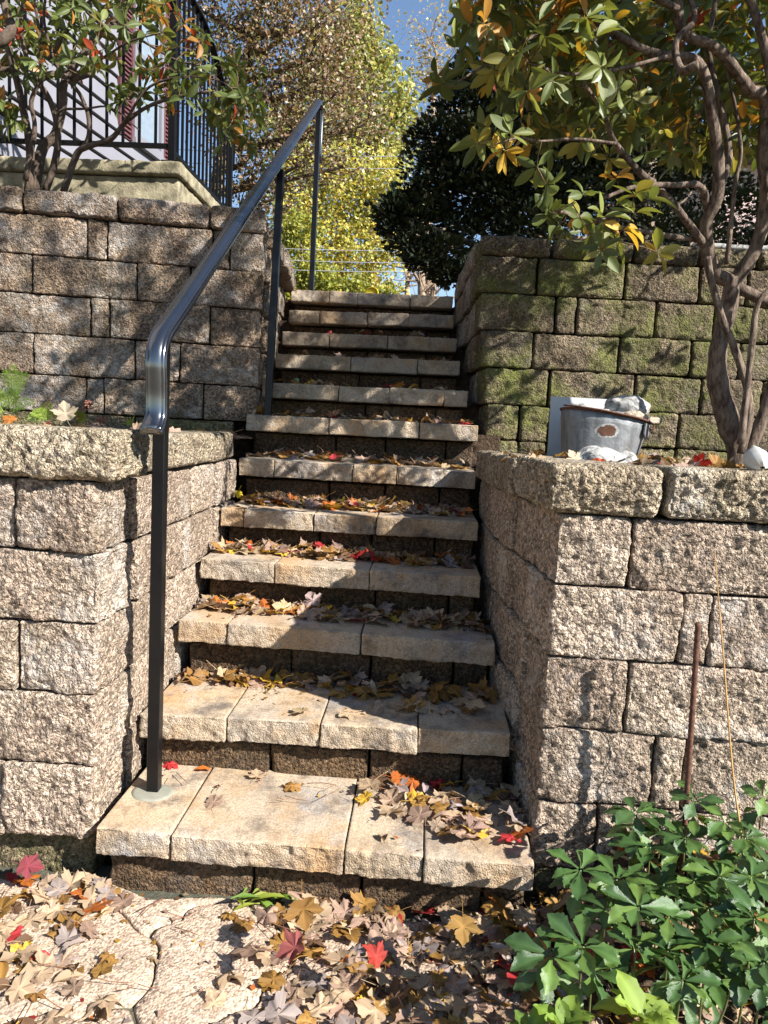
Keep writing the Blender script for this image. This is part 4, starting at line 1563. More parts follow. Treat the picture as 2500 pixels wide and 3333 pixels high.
# yellow thicket
RY = [(.34, (.58, .50, .10)), (.32, (.50, .49, .17)), (.26, (.32, .37, .11)), (.08, (.58, .40, .08))]
crown_tree('yellow_tree', 'bright yellow autumn tree seen low above the top step', A(740, 660, 16), [A(735, 560, 16), A(740, 430, 16), A(735, 330, 16)],
           [blob(700, 380, 16, .9), blob(780, 380, 16, .9), blob(850, 400, 16, .7), blob(650, 430, 16, .8), blob(740, 450, 16, .9), blob(830, 470, 16, .8), blob(680, 510, 16, .8), blob(770, 530, 16, .8), blob(850, 550, 16, .55, .8), blob(640, 560, 16, .7), blob(720, 590, 16, .7),
            blob(800, 600, 16, .6), blob(880, 470, 16, .4, .5), blob(620, 480, 16, .7), blob(690, 630, 16, .6), blob(850, 630, 16, .4, .7)],
           17000, .082, RY, .11, (.035, .014), (1.3, 1.2, 1.1), twigs=8)
crown_tree('yellow_tree', 'yellow-green leafy sapling low behind the top of the handrail', A(660, 680, 13), [A(655, 600, 13), A(650, 520, 13)],
           [blob(650, 600, 13, .5), blob(700, 620, 13, .5), blob(760, 640, 13, .45), blob(620, 640, 13, .5), blob(600, 560, 13, .45), blob(820, 660, 13, .4), blob(650, 500, 13, .4)],
           6500, .075, [(.5, (.26, .28, .05)), (.3, (.38, .36, .06)), (.2, (.14, .18, .04))], .05, (.02, .008), (1, 1, 1))
# bare trunks right of the gap
for i, (px, Y, r, lb) in enumerate(((908, 24, .16, 'straight bare grey trunk low under the evergreen branches'), (882, 26, .11, 'thin leaning bare trunk left of the grey trunk under the evergreen'), (945, 25, .11, 'forked bare trunk close to the right wall under the evergreen'))):
    t = thing('bare_tree', lb, 'tree', A(px, 680, Y), 'bare tree trunks under the evergreen')
    s = Soup()
    lean = (i - .6) * 14
    P = catmull([A(px - lean, 700, Y), A(px - lean * .5, 640, Y), A(px, 580, Y), A(px + lean * .6, 500, Y), A(px + lean, 400, Y)], 5)
    s.tube(P, np.linspace(r, r * .6, len(P)), 8, (1.5, 1.4, 1.3), .1)
    add('trunk', s.mesh('trunk', M_BARKT), t)
    s = Soup()
    for _ in range(16):
        a = P[random.randrange(4, len(P))]
        e = a + np.array([random.gauss(0, 1.0), random.gauss(0, .6), random.uniform(-.2, 1.2)])
        mid = (a + e) / 2 + np.array([random.gauss(0, .15), 0, random.gauss(.1, .12)])
        s.tube(catmull([a, mid, e], 4), np.linspace(.045, .012, 9), 5, (1.4, 1.3, 1.2))
        for _ in range(3):
            e2 = mid + np.array([random.gauss(0, .5), 0, random.gauss(.1, .4)])
            s.tube([mid, (mid + e2) / 2 + (0, 0, .04), e2], [.015, .012, .007], 4, (1.4, 1.3, 1.2))
    add('branches', s.mesh('branches', M_BARKT), t)
# tree standing to the right of the view; its thin crown dapples the upper left wall and the upper steps
RM = [(.5, (.30, .16, .05)), (.3, (.22, .09, .04)), (.2, (.20, .20, .05))]
crown_tree('maple_tree', 'half bare maple standing out of the view to the right, shading the upper left wall', (4.6, .2, 0.0), [(4.5, .3, 2.5), (4.2, .5, 4.4), (3.9, .7, 5.6)],
           [((3.0, 1.1, 6.2), .75), ((3.7, 1.5, 6.3), .7), ((3.4, .9, 5.7), .5), ((4.3, 1.9, 6.1), .65), ((2.4, 1.0, 6.4), .6), ((3.4, 1.5, 6.9), .5), ((4.6, 2.3, 6.5), .55, 2.2), ((4.3, 2.6, 6.4), .6, 2.6), ((4.5, 1.5, 5.7), .5, 2.2), ((2.0, .7, 5.9), .45)],
           1700, .075, RM, .10, (.032, .012), twigs=10)
# power lines
M_WIRE = mat_simple('wire', (.32, .32, .34), .5, .4, var=.1)
for y0, y1, lb in ((323, 322, 'topmost'), (351, 347, 'second'), (525, 528, 'third'), (550, 554, 'fourth'), (571, 573, 'lowest')):
    s = Soup()
    Pa, Pb = np.array(at(350, y0 - 3, 11.5)), np.array(at(1250, y1 + 5, 11.5))
    ts = np.linspace(0, 1, 15)
    s.tube(np.array([Pa + (Pb - Pa) * t + np.array([0, 0, -.10 * (1 - (2 * t - 1) ** 2)]) for t in ts]), .006, 5)
    o = add('power_line', s.mesh('power_line', M_WIRE))
    tag(o, f'thin overhead wire crossing before the yellow tree, {lb} of the five', 'wire', 'overhead wires')

# ------------------------------------------------------------------ house, porch and railing
M_WHITE = mat_simple('white_clapboard', (.185, .182, .205), .55, .35, var=.06, scale=3)
M_MAROON = mat_simple('maroon_paint', (.105, .04, .046), .6, .35, var=.15, scale=12)
M_GAP = mat_simple('shadow_gap', (.05, .05, .052), .9, .1)  # dark wall core colours in the shadow lines between the clapboards
hs = thing('house', 'white clapboard house with a maroon-shuttered window behind the left shrub', 'house', (-3.0, 6.5, 2.34))
U = Vector((.143, .9897, 0))
NRM = Vector((.9897, -.143, 0))
W0 = Vector((-2.94, 8.0, 0))          # far corner of the wall


def wall_box(soup, a0, a1, z0, z1, d0, d1):
    """a: metres back from the far corner along the wall, d: out from the wall plane"""
    c = []
    for z in (z0, z1):
        for a_, d_ in ((a0, d0), (a1, d0), (a1, d1), (a0, d1)):
            p = W0 - U * a_ + NRM * d_
            c.append((p.x, p.y, z))
    soup.put(c, np.array([[0, 3, 2, 1], [4, 5, 6, 7], [0, 1, 5, 4], [1, 2, 6, 5], [2, 3, 7, 6], [3, 0, 4, 7]]))


s = Soup()
wall_box(s, 0, 7, 2.2, 7.2, -5.0, -.02)
add('wall', s.mesh('wall', M_GAP, False), hs)
WIN = (.20, .75, 4.10, 5.75)      # a0 a1 z0 z1
z = 2.95
while z < 7.0:
    s = Soup()
    spans = [(.06, 7.0)]
    if z + .135 > 4.06 and z < 5.8:
        spans = [(1.03, 7.0)]
    for a0, a1 in spans:
        c = []
        for zz, d0, d1 in ((z, -.02, .028), (z + .137, -.02, .004)):
            for a_, d_ in ((a0, d0), (a1, d0), (a1, d1), (a0, d1)):
                p = W0 - U * a_ + NRM * d_
                c.append((p.x, p.y, zz))
        s.put(c, np.array([[0, 3, 2, 1], [4, 5, 6, 7], [0, 1, 5, 4], [1, 2, 6, 5], [2, 3, 7, 6], [3, 0, 4, 7]]))
    add('clapboard', s.mesh('clapboard', M_WHITE, False), hs)
    z += .16
s = Soup()
wall_box(s, -.03, .055, 2.9, 7.0, -.03, .035)
add('corner_board', s.mesh('corner_board', M_WHITE, False), hs)
s = Soup()
for a0, a1, z0, z1 in ((.20, .25, 4.1, 5.75), (.72, .77, 4.1, 5.75), (.25, .72, 4.1, 4.16), (.25, .72, 5.69, 5.75), (.25, .72, 4.9, 4.94)):
    wall_box(s, a0, a1, z0, z1, -.02, .04)
wf = add('window_frame', s.mesh('window_frame', M_WHITE, False), hs)
s = Soup()
wall_box(s, .25, .72, 4.16, 5.69, -.015, .005)
gl = mat_simple('window_glass', (.20, .25, .30), .08, .6, var=.1)
add('pane', s.mesh('pane', gl, False), wf)
s = Soup()
wall_box(s, .16, .80, 4.05, 4.098, -.02, .07)
add('sill', s.mesh('sill', M_WHITE, False), wf)
for a0, a1 in ((.062, .185), (.79, 1.02)):
    s = Soup()
    wall_box(s, a0, a1, 4.06, 5.8, .0, .012)
    for e0, e1 in ((a0, a0 + .025), (a1 - .025, a1)):
        wall_box(s, e0, e1, 4.06, 5.8, .013, .036)
    zz = 4.08
    while zz < 5.78:
        wall_box(s, a0 + .026, a1 - .026, zz, zz + .018, .013, .030)
        zz += .042
    add('shutter', s.mesh('shutter', M_MAROON, False), hs)

st = thing('porch_stoop', 'worn concrete porch stoop with a projecting top slab behind the upper left wall', 'stoop', (-2.8, 5.2, 2.34))
block(st, 'base', ((-4.2, 4.925), (-1.745, 4.925), (-1.745, 6.55), (-4.2, 6.55)), 2.2, 2.985, M_CONC, res=.03, rnd=.009, amp=.45, split=('front', 'right'))
block(st, 'top_slab', ((-4.25, 4.895), (-1.715, 4.895), (-1.715, 6.6), (-4.25, 6.6)), 2.987, 3.085, M_CONC, res=.025, rnd=.014, amp=.45, split=('front', 'right'))

pr = thing('porch_railing', 'black iron porch railing with thin balusters along the concrete stoop', 'railing', (-1.81, 4.97, 3.085))


def bar(name, a, b, w, parent=pr, mat=None):
    s_ = Soup()
    prof_ = [(-w, -w), (w, -w), (w, w), (-w, w)]
    a, b = np.array(a, float), np.array(b, float)
    sweep(s_, [a, (a + b) / 2, b], prof_, (1, 0, 0) if abs((b - a)[0]) < 1e-6 else (0, 1, 0))
    return add(name, s_.mesh(name, mat or M_IRON3, False), parent)


bar('post', (-1.81, 4.97, 3.08), (-1.81, 4.97, 4.34), .022)
s = Soup()
s.box((-1.865, 4.915, 3.08), (-1.755, 5.025, 3.094))
add('base_plate', s.mesh('base_plate', M_IRON3, False), pr)
bar('post', (-3.05, 4.97, 3.08), (-3.05, 4.97, 4.34), .022)
bar('bottom_rail', (-4.1, 4.97, 3.205), (-1.832, 4.97, 3.20), .014)
bar('top_rail', (-4.1, 4.97, 4.30), (-1.832, 4.97, 4.30), .02)
x = -1.925
while x > -4.0:
    if abs(x + 3.05) > .05:
        bar('baluster', (x, 4.97, 3.205), (x, 4.97, 4.30), .008)
    x -= .113
bar('bottom_rail', (-1.81, 4.992, 3.17), (-1.81, 6.36, 3.17), .014)
s = Soup()
sweep(s, catmull([(-1.81, 4.9, 4.32), (-1.81, 5.3, 4.32), (-1.81, 5.62, 4.31), (-1.81, 5.9, 4.22), (-1.81, 6.15, 4.08), (-1.81, 6.36, 3.93), (-1.81, 6.44, 3.80), (-1.81, 6.44, 3.6)], 4), [(-.025, -.008), (.025, -.008), (.025, .006), (.015, .012), (-.015, .012), (-.025, .006)], (1, 0, 0))
add('top_rail', s.mesh('top_rail', M_IRON3, False), pr)
bar('post', (-1.81, 6.38, 2.3), (-1.81, 6.38, 3.95), .022)
y = 5.075
while y < 6.33:
    bar('baluster', (-1.81, y, 3.17), (-1.81, y, 4.31 if y < 5.65 else 4.30 - (y - 5.6) * .47), .008)
    y += .094

# neighbouring house glimpsed at the far right
nh = thing('house', 'pale pink house barely glimpsed between stems at the far right', 'house', (6.5, 13, 2.34))
M_PINK = mat_simple('pink_stucco', (.55, .40, .37), .8, .2, var=.1)
s = Soup()
s.box((4.45, 12.2, 2.3), (9.5, 17, 5.9))
add('wall', s.mesh('wall', M_PINK, False), nh)
s = Soup()
s.put([(4.2, 11.9, 5.85), (9.8, 11.9, 5.85), (9.8, 17.3, 5.85), (4.2, 17.3, 5.85), (4.2, 14.6, 7.2), (9.8, 14.6, 7.2)], [np.array([[0, 1, 5, 4], [2, 3, 4, 5], [0, 3, 2, 1]]), np.array([[0, 4, 3], [1, 2, 5]])])
add('roof', s.mesh('roof', mat_simple('roof_shingle', (.10, .09, .085), .9, .2), False), nh)
s = Soup()
s.box((5.4, 12.16, 3.6), (6.3, 12.199, 4.9))
add('window', s.mesh('window', gl, False), nh)

# ------------------------------------------------------------------ stones, tub, board, shell


def stone_mesh(name, c, r, mat, seed, rot=0.0, sharp=.22, n=22, flat=.0):
    th = np.linspace(0, np.pi, n)
    ph = np.linspace(0, 2 * np.pi, 2 * n, endpoint=False)
    T_, P_ = np.meshgrid(th, ph, indexing='ij')
    D = np.stack([np.sin(T_) * np.cos(P_), np.sin(T_) * np.sin(P_), np.cos(T_)], -1).reshape(-1, 3)
    f = 1 + sharp * vnoise(D + seed * 3.7, 1.6, seed) + sharp * .7 * vnoise(D + seed * 2.1, 3.3, seed + 1) + sharp * .4 * (.5 - np.abs(vnoise(D + seed, 5, seed + 2))) + sharp * .2 * vnoise(D + seed, 11, seed + 3)
    V = D * f[:, None] * np.array(r)
    V[:, 2] = np.maximum(V[:, 2], -r[2] * (.75 - flat))
    ca, sa = math.cos(rot), math.sin(rot)
    V = np.stack([V[:, 0] * ca - V[:, 1] * sa, V[:, 0] * sa + V[:, 1] * ca, V[:, 2]], 1) + np.array(c)
    return mesh_np(name, V, grid_faces(2 * n, n, True), mat)


def mat_marble(name, c0, c1, vs=7):
    t = NT(name)
    v = t.coord()
    n1 = t.n('ShaderNodeTexNoise')
    n1.inputs['Scale'].default_value = vs
    n1.inputs['Detail'].default_value = 6
    n1.inputs['Distortion'].default_value = 2.2
    t.l(v, n1.inputs['Vector'])
    r = t.n('ShaderNodeMapRange')
    r.inputs['From Min'].default_value, r.inputs['From Max'].default_value = .5, .66
    t.l(n1.outputs[0], r.inputs['Value'])
    c = t.mix(r.outputs[0], c0, c1)
    c = t.mix(t.math('MULTIPLY', t.noise(v, 60, 4, .7, .5, .7), .35), c, (.2, .18, .15))
    t.base(c, .7, .3)
    t.bump(t.noise(v, 45, 5, .7, .2, .8), .6, .006)
    return t.m


M_MARBLE = mat_marble('white_marble_rock', (.33, .32, .30), (.075, .075, .08), 16)
M_GREYST = mat_marble('dark_grey_stone', (.13, .15, .17), (.08, .09, .10), 20)
M_TANST = mat_marble('tan_stone', (.34, .28, .21), (.2, .15, .11), 20)


def stone(c, r, mat, seed, label, group=None, **kw):
    o_ = add('stone', stone_mesh('stone', c, r, mat, seed, **kw))
    return tag(o_, label, 'stone', group)


TC = Vector((.787, 3.25, 1.255))
tub = thing('metal_tub', 'dented grey galvanised tub with a rust hole patch and rusty rim, filled with stones', 'tub', TC)
t = NT('galvanised_metal')
v = t.coord()
c = t.mix(t.noise(t.coord((1, 1, .25)), 22, 5, .6, .35, .65), (.13, .135, .138), (.24, .245, .25))
c = t.mix(t.math('MULTIPLY', t.noise(v, 35, 6, .7, .55, .68), .6), c, (.12, .085, .06))
# worn-through rust patch and the white zinc bloom round it
vm = t.n('ShaderNodeVectorMath', operation='DISTANCE')
mp = t.n('ShaderNodeMapping')
mp.inputs['Scale'].default_value = (1, .35, 1.7)
tc = t.n('ShaderNodeTexCoord')
t.l(tc.outputs['Object'], mp.inputs['Vector'])
t.l(mp.outputs[0], vm.inputs[0])
RP_ = (TC.x + .005, (TC.y - .14) * .35, (TC.z + .158) * 1.7)
vm.inputs[1].default_value = RP_
dn = t.math('ADD', vm.outputs['Value'], t.math('MULTIPLY', t.noise(v, 40, 4, .6, .2, .8), .022))
c = t.mix(t.math('MULTIPLY', t.math('LESS_THAN', dn, .066), t.noise(v, 90, 3, .7, .35, .6)), c, (.42, .42, .40))
c = t.mix(t.math('LESS_THAN', dn, .052), c, (.10, .045, .025))
t.base(c, .5, .5)
t.p.inputs['Metallic'].default_value = .35
t.bump(t.noise(v, 30, 4, .6, .2, .8), .3, .006)
M_GALV = t.m
M_RUST = mat_simple('rusty_iron', (.10, .045, .028), .85, .3, var=.5, scale=60, bump=.5, bscale=120, bdist=.002)
TILT = Matrix.Translation(TC) @ Matrix.Rotation(math.radians(7.5), 4, 'Y') @ Matrix.Rotation(math.radians(12), 4, 'Z') @ Matrix.Rotation(math.radians(-4), 4, 'X')


def tub_pts(zs, rs, n=64, rib=.0):
    a_ = np.linspace(0, 2 * np.pi, n, endpoint=False)
    V_ = []
    for z_, r_ in zip(zs, rs):
        rr_ = 1 + rib * np.sin(a_ * 22) + .02 * np.sin(a_ * 2 + 1) * (z_ / .23)
        V_.append(np.stack([.205 * r_ * rr_ * np.cos(a_), .152 * r_ * rr_ * np.sin(a_), np.full(n, z_)], 1))
    V_ = np.concatenate(V_)
    return V_ @ np.array(TILT.to_3x3()).T + np.array(TILT.translation)


zs = [.0, .004, .02, .10, .17, .185, .192, .20, .225, .225, .17, .15]
rs = [.0, .80, .815, .885, .945, .965, .968, .962, .985, .965, .93, .0]
add('body', mesh_np('body', tub_pts(zs, rs, rib=.006), grid_faces(64, len(zs), True), M_GALV), tub)
a = np.linspace(0, 2 * np.pi, 49)
T3, TT = np.array(TILT.to_3x3()).T, np.array(TILT.translation)
ring = np.stack([.204 * np.cos(a), .151 * np.sin(a), np.full(49, .226)], 1) @ T3 + TT
s = Soup()
s.tube(ring, .0062, 7)
add('rim', s.mesh('rim', M_RUST), tub)
s = Soup()
b = np.linspace(math.radians(188), math.radians(325), 22)
bail = np.stack([.212 * np.cos(b), .160 * np.sin(b), .226 + .011 * np.linspace(1, 0, 22) ** 2], 1) @ T3 + TT
s.tube(bail, .0042, 6)
hook = catmull([bail[-1], bail[-1] + (.012, -.006, -.016), bail[-1] + (.004, -.008, -.03), bail[-1] + (-.010, -.004, -.022)], 4)
s.tube(hook, .0038, 6)
add('bail_handle', s.mesh('bail_handle', M_RUST), tub)
s = Soup()
e = np.array([.15 * np.cos(0), 0, 0])
ca_ = math.radians(318)
ep = np.array([.200 * math.cos(ca_), .148 * math.sin(ca_), .19])
tg = np.array([-math.sin(ca_), math.cos(ca_) * .75, 0])
tg /= np.linalg.norm(tg)
on = np.array([math.cos(ca_), math.sin(ca_), 0])
pts = []
for d_ in (.004, .010):
    for u_, w_ in ((-.03, .025), (.03, .025), (.026, -.02), (.0, -.045), (-.026, -.02)):
        pts.append(ep + tg * u_ + np.array([0, 0, w_]) + on * d_)
pts = np.array(pts) @ T3 + TT
s.put(pts, [np.array([[5, 6, 7], [5, 7, 9], [7, 8, 9]]), np.array([[0, 1, 6, 5], [1, 2, 7, 6], [2, 3, 8, 7], [3, 4, 9, 8], [4, 0, 5, 9]])])
add('ear', s.mesh('ear', M_GALV, False), tub)
fillz = np.stack([np.outer(np.linspace(0, .92, 9), np.cos(np.linspace(0, 6.283, 40, endpoint=False))).ravel() * .2, np.outer(np.linspace(0, .92, 9), np.sin(np.linspace(0, 6.283, 40, endpoint=False))).ravel() * .148, np.zeros(360)], 1)
fillz[:, 2] = .212 + .012 * vnoise(fillz, 30, 3)
add('soil_fill', mesh_np('soil_fill', fillz @ T3 + TT, grid_faces(40, 9, True), M_SOIL), tub)


def on_tub(x, y, z):
    return tuple(np.array((x, y, z)) @ T3 + TT)


stone(on_tub(.085, -.01, .275), (.098, .08, .060), M_MARBLE, 3, 'large white grey-veined rock heaped on top of the metal tub', rot=.3, sharp=.2)
for p, r_, m_, lb in (((-.135, -.03, .236), (.035, .03, .020), M_MARBLE, 'pale jagged rock at the left end of the tub rim'),
                      ((-.085, .03, .236), (.03, .025, .016), M_TANST, 'cream stone behind the pale rock inside the tub'),
                      ((-.025, -.045, .238), (.024, .02, .014), M_MARBLE, 'smooth light pebble in the middle of the tub'),
                      ((.015, -.075, .232), (.042, .03, .016), M_GREYST, 'dark grey flat stone at the front of the tub'),
                      ((.075, -.095, .238), (.045, .035, .022), M_TANST, 'brown flat stone under the big white rock, front of the tub'),
                      ((.13, -.07, .238), (.04, .035, .025), M_TANST, 'tan angular stone at the right front of the tub'),
                      ((.20, -.02, .242), (.062, .03, .021), M_TANST, 'long brown stone overhanging the right rim of the tub'),
                      ((-.06, -.07, .232), (.022, .018, .012), M_TANST, 'small brown pebble near the front rim of the tub')):
    SEED[0] += 1
    stone(on_tub(*p), r_, m_, SEED[0], lb, 'stones in the metal tub', rot=random.uniform(-.3, .3), n=16)
stone((.685, 2.78, 1.285), (.10, .075, .062), M_MARBLE, 21, 'veined grey and white rock on the ground in front of the tub', rot=.2, sharp=.16)
stone((.80, 2.82, 1.285), (.05, .05, .045), M_MARBLE, 22, 'dark-veined rock touching the right side of the veined rock before the tub', sharp=.2)
stone((.535, 2.72, 1.275), (.045, .04, .03), M_GREYST, 23, 'dark blue-grey stone on the ground at the front left of the tub')
stone((.60, 2.74, 1.272), (.022, .03, .026), M_GREYST, 24, 'small dark stone between the blue-grey stone and the veined rock')
stone((.835, 2.62, 1.275), (.018, .018, .014), M_MARBLE, 25, 'small pale pebble right of the tub, on the capstone edge')
stone(tuple(at(1572, 552, 4.3)), (.075, .08, .05), M_MARBLE, 26, 'pale rock lying on top of the mossy wall behind the trunk')
o = add('stone_slab', block_mesh('stone_slab', ((1.50, 4.18), (1.95, 4.22), (1.95, 4.5), (1.50, 4.46)), 2.465, 2.50, M_MARBLE, res=.02, rnd=.01, amp=.5, seed=77))
tag(o, 'flat pale stone slab on top of the mossy wall at the right edge', 'stone')

M_PANEL = mat_simple('white_panel', (.42, .42, .42), .6, .3, var=.06, scale=8)
s = Soup()
MP = Matrix.Translation((.78, 3.56, 1.24)) @ Matrix.Rotation(math.radians(-5), 4, 'X') @ Matrix.Rotation(math.radians(2), 4, 'Z')
s.box((-.16, -.006, 0), (.12, .006, .335), M=MP)
o = add('board', s.mesh('board', M_PANEL, False))
tag(o, 'flat white board standing behind the metal tub', 'board')

# broken white shell
n1, n2 = 14, 28
V, F = [], []
for i in range(n1):
    th = math.pi * (.06 + .74 * i / (n1 - 1))
    for j in range(n2):
        ph = 2 * math.pi * j / n2
        r_ = .034 * (1 + .06 * math.sin(3 * ph + 1) + .04 * math.sin(7 * ph))
        cut = 1 if i < n1 - 2 else 1 + .10 * math.sin(4 * ph)
        V.append((r_ * math.sin(th) * math.cos(ph), r_ * math.sin(th) * math.sin(ph), r_ * 1.15 * math.cos(th) * cut))
V = np.array(V)
Vin = V * .9
q = Matrix.Rotation(math.radians(128), 3, 'X') @ Matrix.Rotation(math.radians(-20), 3, 'Y')
R3 = np.array(Matrix.Rotation(math.radians(35), 3, 'Z') @ q).T
ctr = np.array((.962, 2.10, 1.342))
sh = thing('shell', 'broken white shell with an ochre hollow on the right wall cap', 'shell', tuple(ctr - (0, 0, .03)))
g = grid_faces(n2, n1, True)
rimf = np.array([[(n1 - 1) * n2 + j, (n1 - 1) * n2 + (j + 1) % n2, n1 * n2 + (n1 - 1) * n2 + (j + 1) % n2, n1 * n2 + (n1 - 1) * n2 + j] for j in range(n2)])
add('outer_shell', mesh_np('outer_shell', np.concatenate([V, Vin]) @ R3 + ctr, [g, rimf], mat_simple('shell_white', (.48, .46, .42), .45, .4, var=.1, scale=40)), sh)
add('hollow', mesh_np('hollow', Vin @ R3 + ctr, [g[:, ::-1]], mat_simple('shell_ochre', (.42, .27, .09), .5, .4, var=.5, scale=40)), sh)

# ------------------------------------------------------------------ rod, stalk, sticks
s = Soup()
P = np.array([(.751 + .030 * t_, 1.862 - .012 * t_, .909 - .93 * t_) for t_ in np.linspace(0, 1, 110)])
s.tube(P, .0068 + .0014 * (np.arange(110) % 2), 8)
o = add('steel_rod', s.mesh('steel_rod', M_RUST))
tag(o, 'rusty ribbed steel rod stuck upright in the ground cover before the right wall', 'rod')
M_STRAW = mat_simple('dry_stalk', (.42, .24, .09), .6, .3, var=.3, scale=30)
s = Soup()
s.tube(catmull([(.783, 1.885, 1.10), (.803, 1.88, .98), (.825, 1.86, .82), (.868, 1.83, .52), (.905, 1.80, .30), (.93, 1.79, 0)], 5), np.linspace(.0012, .0034, 26), 5)
o = add('dry_stalk', s.mesh('dry_stalk', M_STRAW))
tag(o, 'thin dry orange stalk leaning against the right wall beside the rusty rod', 'stalk')
for a_, b_, w_, lb in (((1320, 1838, .24), (1412, 1892, .17), .0045, 'pale broken stick poking out of the ground cover near the wall'), ((1430, 2196, .05), (1532, 2168, .07), .0028, 'thin tan twig at the bottom edge below the ground cover')):
    s = Soup()
    p0, p1 = np.array(atz(*a_)), np.array(atz(*b_))
    s.tube(catmull([p0, (p0 + p1) / 2 + (0, 0, .006), p1], 4), np.linspace(w_, w_ * .8, 9), 6)
    o = add('stick', s.mesh('stick', mat_simple('pale_stick', (.50, .38, .24), .7, .3, var=.3, scale=40)))
    tag(o, lb, 'stick')

# ------------------------------------------------------------------ ground cover
PA_SHAPES = [leaf_shape(HALF_PACH, fold=f, bend=b_, seed=i, wave=.022) for i, (f, b_) in enumerate(((.14, .25), (.22, .12), (.1, .4), (.2, .3)))]
GC = [(.062, .125, .032), (.045, .098, .028), (.10, .17, .038), (.04, .085, .026)]
pmesh = {}


def pach(loc, h, spread, label, n=9, colour=None):
    px, py, pz = loc
    t_ = thing('pachysandra', label, 'plant', (px, py, 0), 'pachysandra plants')
    s_ = Soup()
    lean = np.array([random.gauss(0, .02), random.gauss(0, .02), 0])
    s_.tube(catmull([(px - lean[0], py - lean[1], -.01), (px - lean[0] * .3, py, pz * .5), (px, py, pz)], 3), np.linspace(.003, .002, 7), 5, (.12, .14, .05))
    add('stem', s_.mesh('stem', M_PACH), t_)
    ph = random.uniform(0, 6.28)
    tier = [(n, .18, 1.0, 0.0), (max(3, n // 2), -.35, .95, -.035)]
    for cnt, el0, sc_, dz in tier:
        for i in range(cnt):
            az = ph + i * 6.283 / cnt + random.gauss(0, .18) + dz * 9
            el = el0 + random.gauss(0, .16)
            dv = Vector((math.cos(az) * math.cos(el), math.sin(az) * math.cos(el), math.sin(el)))
            sd = dv.cross(Vector((0, 0, 1))).normalized()
            sd = Matrix.Rotation(random.gauss(0, .3), 3, dv) @ sd
            nn = sd.cross(dv)
            L = spread * sc_ * random.uniform(.75, 1.12)
            m = Matrix.Identity(4)
            for r_ in range(3):
                m[r_][0], m[r_][1], m[r_][2] = sd[r_] * L, dv[r_] * L, nn[r_] * L
                m[r_][3] = (px, py, pz + dz)[r_] + dv[r_] * .006
            k_ = (random.randrange(4), random.randrange(4))
            if k_ not in pmesh:
                vv = np.clip(np.ones((len(PA_SHAPES[k_[0]][0]), 3)) * np.array(GC[k_[1]]), 0, 1)
                vv[2::5] *= 1.35
                pmesh[k_] = mesh_np('leaf', PA_SHAPES[k_[0]][0], PA_SHAPES[k_[0]][1], M_PACH, True, vv)
            add('leaf', pmesh[k_], t_, m)


PL = [(1340, 230, 'behind the rusty rod near the wall'), (1005, 570, 'nearest the bottom step corner'), (1300, 390, 'right below the foot of the rusty rod'), (1230, 730, 'in the centre of the bed'), (1600, 740, 'large sunlit one at the right edge'),
      (1560, 390, 'at the foot of the dry stalk'), (1225, 880, 'shaded one below the bed centre'), (860, 860, 'over the leaf pile at the left of the bed'), (900, 970, 'low one beside the leaf pile'), (1085, 285, 'against the wall left of the rod'), (850, 530, 'small one under the step corner'),
      (1470, 320, 'between the rod and the dry stalk'), (1585, 560, 'right edge below the stalk'), (1150, 430, 'left of the pale stick'), (1100, 690, 'left of the centre plant'), (1400, 850, 'low right of the centre'), (1640, 210, 'by the wall at the far right'),
      (1450, 560, 'right of the rod foot, midway down'), (1290, 1010, 'above the lime green leaves'), (1640, 930, 'low at the right edge'), (720, 900, 'sprawling furthest left onto the leaves'), (1400, 700, 'right of the centre plant'), (1540, 870, 'below the large sunlit plant'),
      (1190, 600, 'just right of the pale stick end'), (960, 700, 'in the shade by the step corner'), (1080, 870, 'between the leaf pile and the centre'), (1340, 580, 'midway between rod foot and centre')]
for cx_, cy_, lb in PL:
    px, py = 829.5 + .5 * cx_, 1614.5 + .5 * cy_
    Y_ = np.interp(cy_, [200, 550, 1000], [1.87, 1.66, 1.36]) + random.uniform(-.03, .03)
    p = at(px, py, Y_)
    h_ = max(p.z, bed_z(p.x, p.y) + .05)
    pach((p.x, min(p.y, 1.90), h_), h_, random.uniform(.066, .088), f'green toothed-leaf ground cover plant, {lb}', n=random.randint(7, 10))
LOWP = []
while len(LOWP) < 38:
    x_, y_ = random.uniform(.46, 1.30), random.uniform(1.36, 1.90)
    if x_ < .60 + (1.75 - y_) * .12 or (x_ < .66 and y_ < 1.5):
        continue
    top = .11 + max(0, (y_ - 1.36)) * .5
    if all((x_ - a_) ** 2 + (y_ - b_) ** 2 > .05 ** 2 for a_, b_, c_ in LOWP):
        LOWP.append((x_, y_, max(bed_z(x_, y_) + .05, top * random.uniform(.5, .92))))
LOWP.sort()
for i, (x_, y_, z_) in enumerate(LOWP):
    row_ = 'by the wall' if y_ > 1.72 else ('in mid bed' if y_ > 1.54 else 'at the front')
    nth = sum(1 for q_ in LOWP[:i] if ('by the wall' if q_[1] > 1.72 else ('in mid bed' if q_[1] > 1.54 else 'at the front')) == row_)
    pach((x_, y_, z_), z_, random.uniform(.062, .084), f'lower shaded ground cover plant {row_}, {NTH[nth]} from the left of the lower ones', n=random.randint(6, 8))

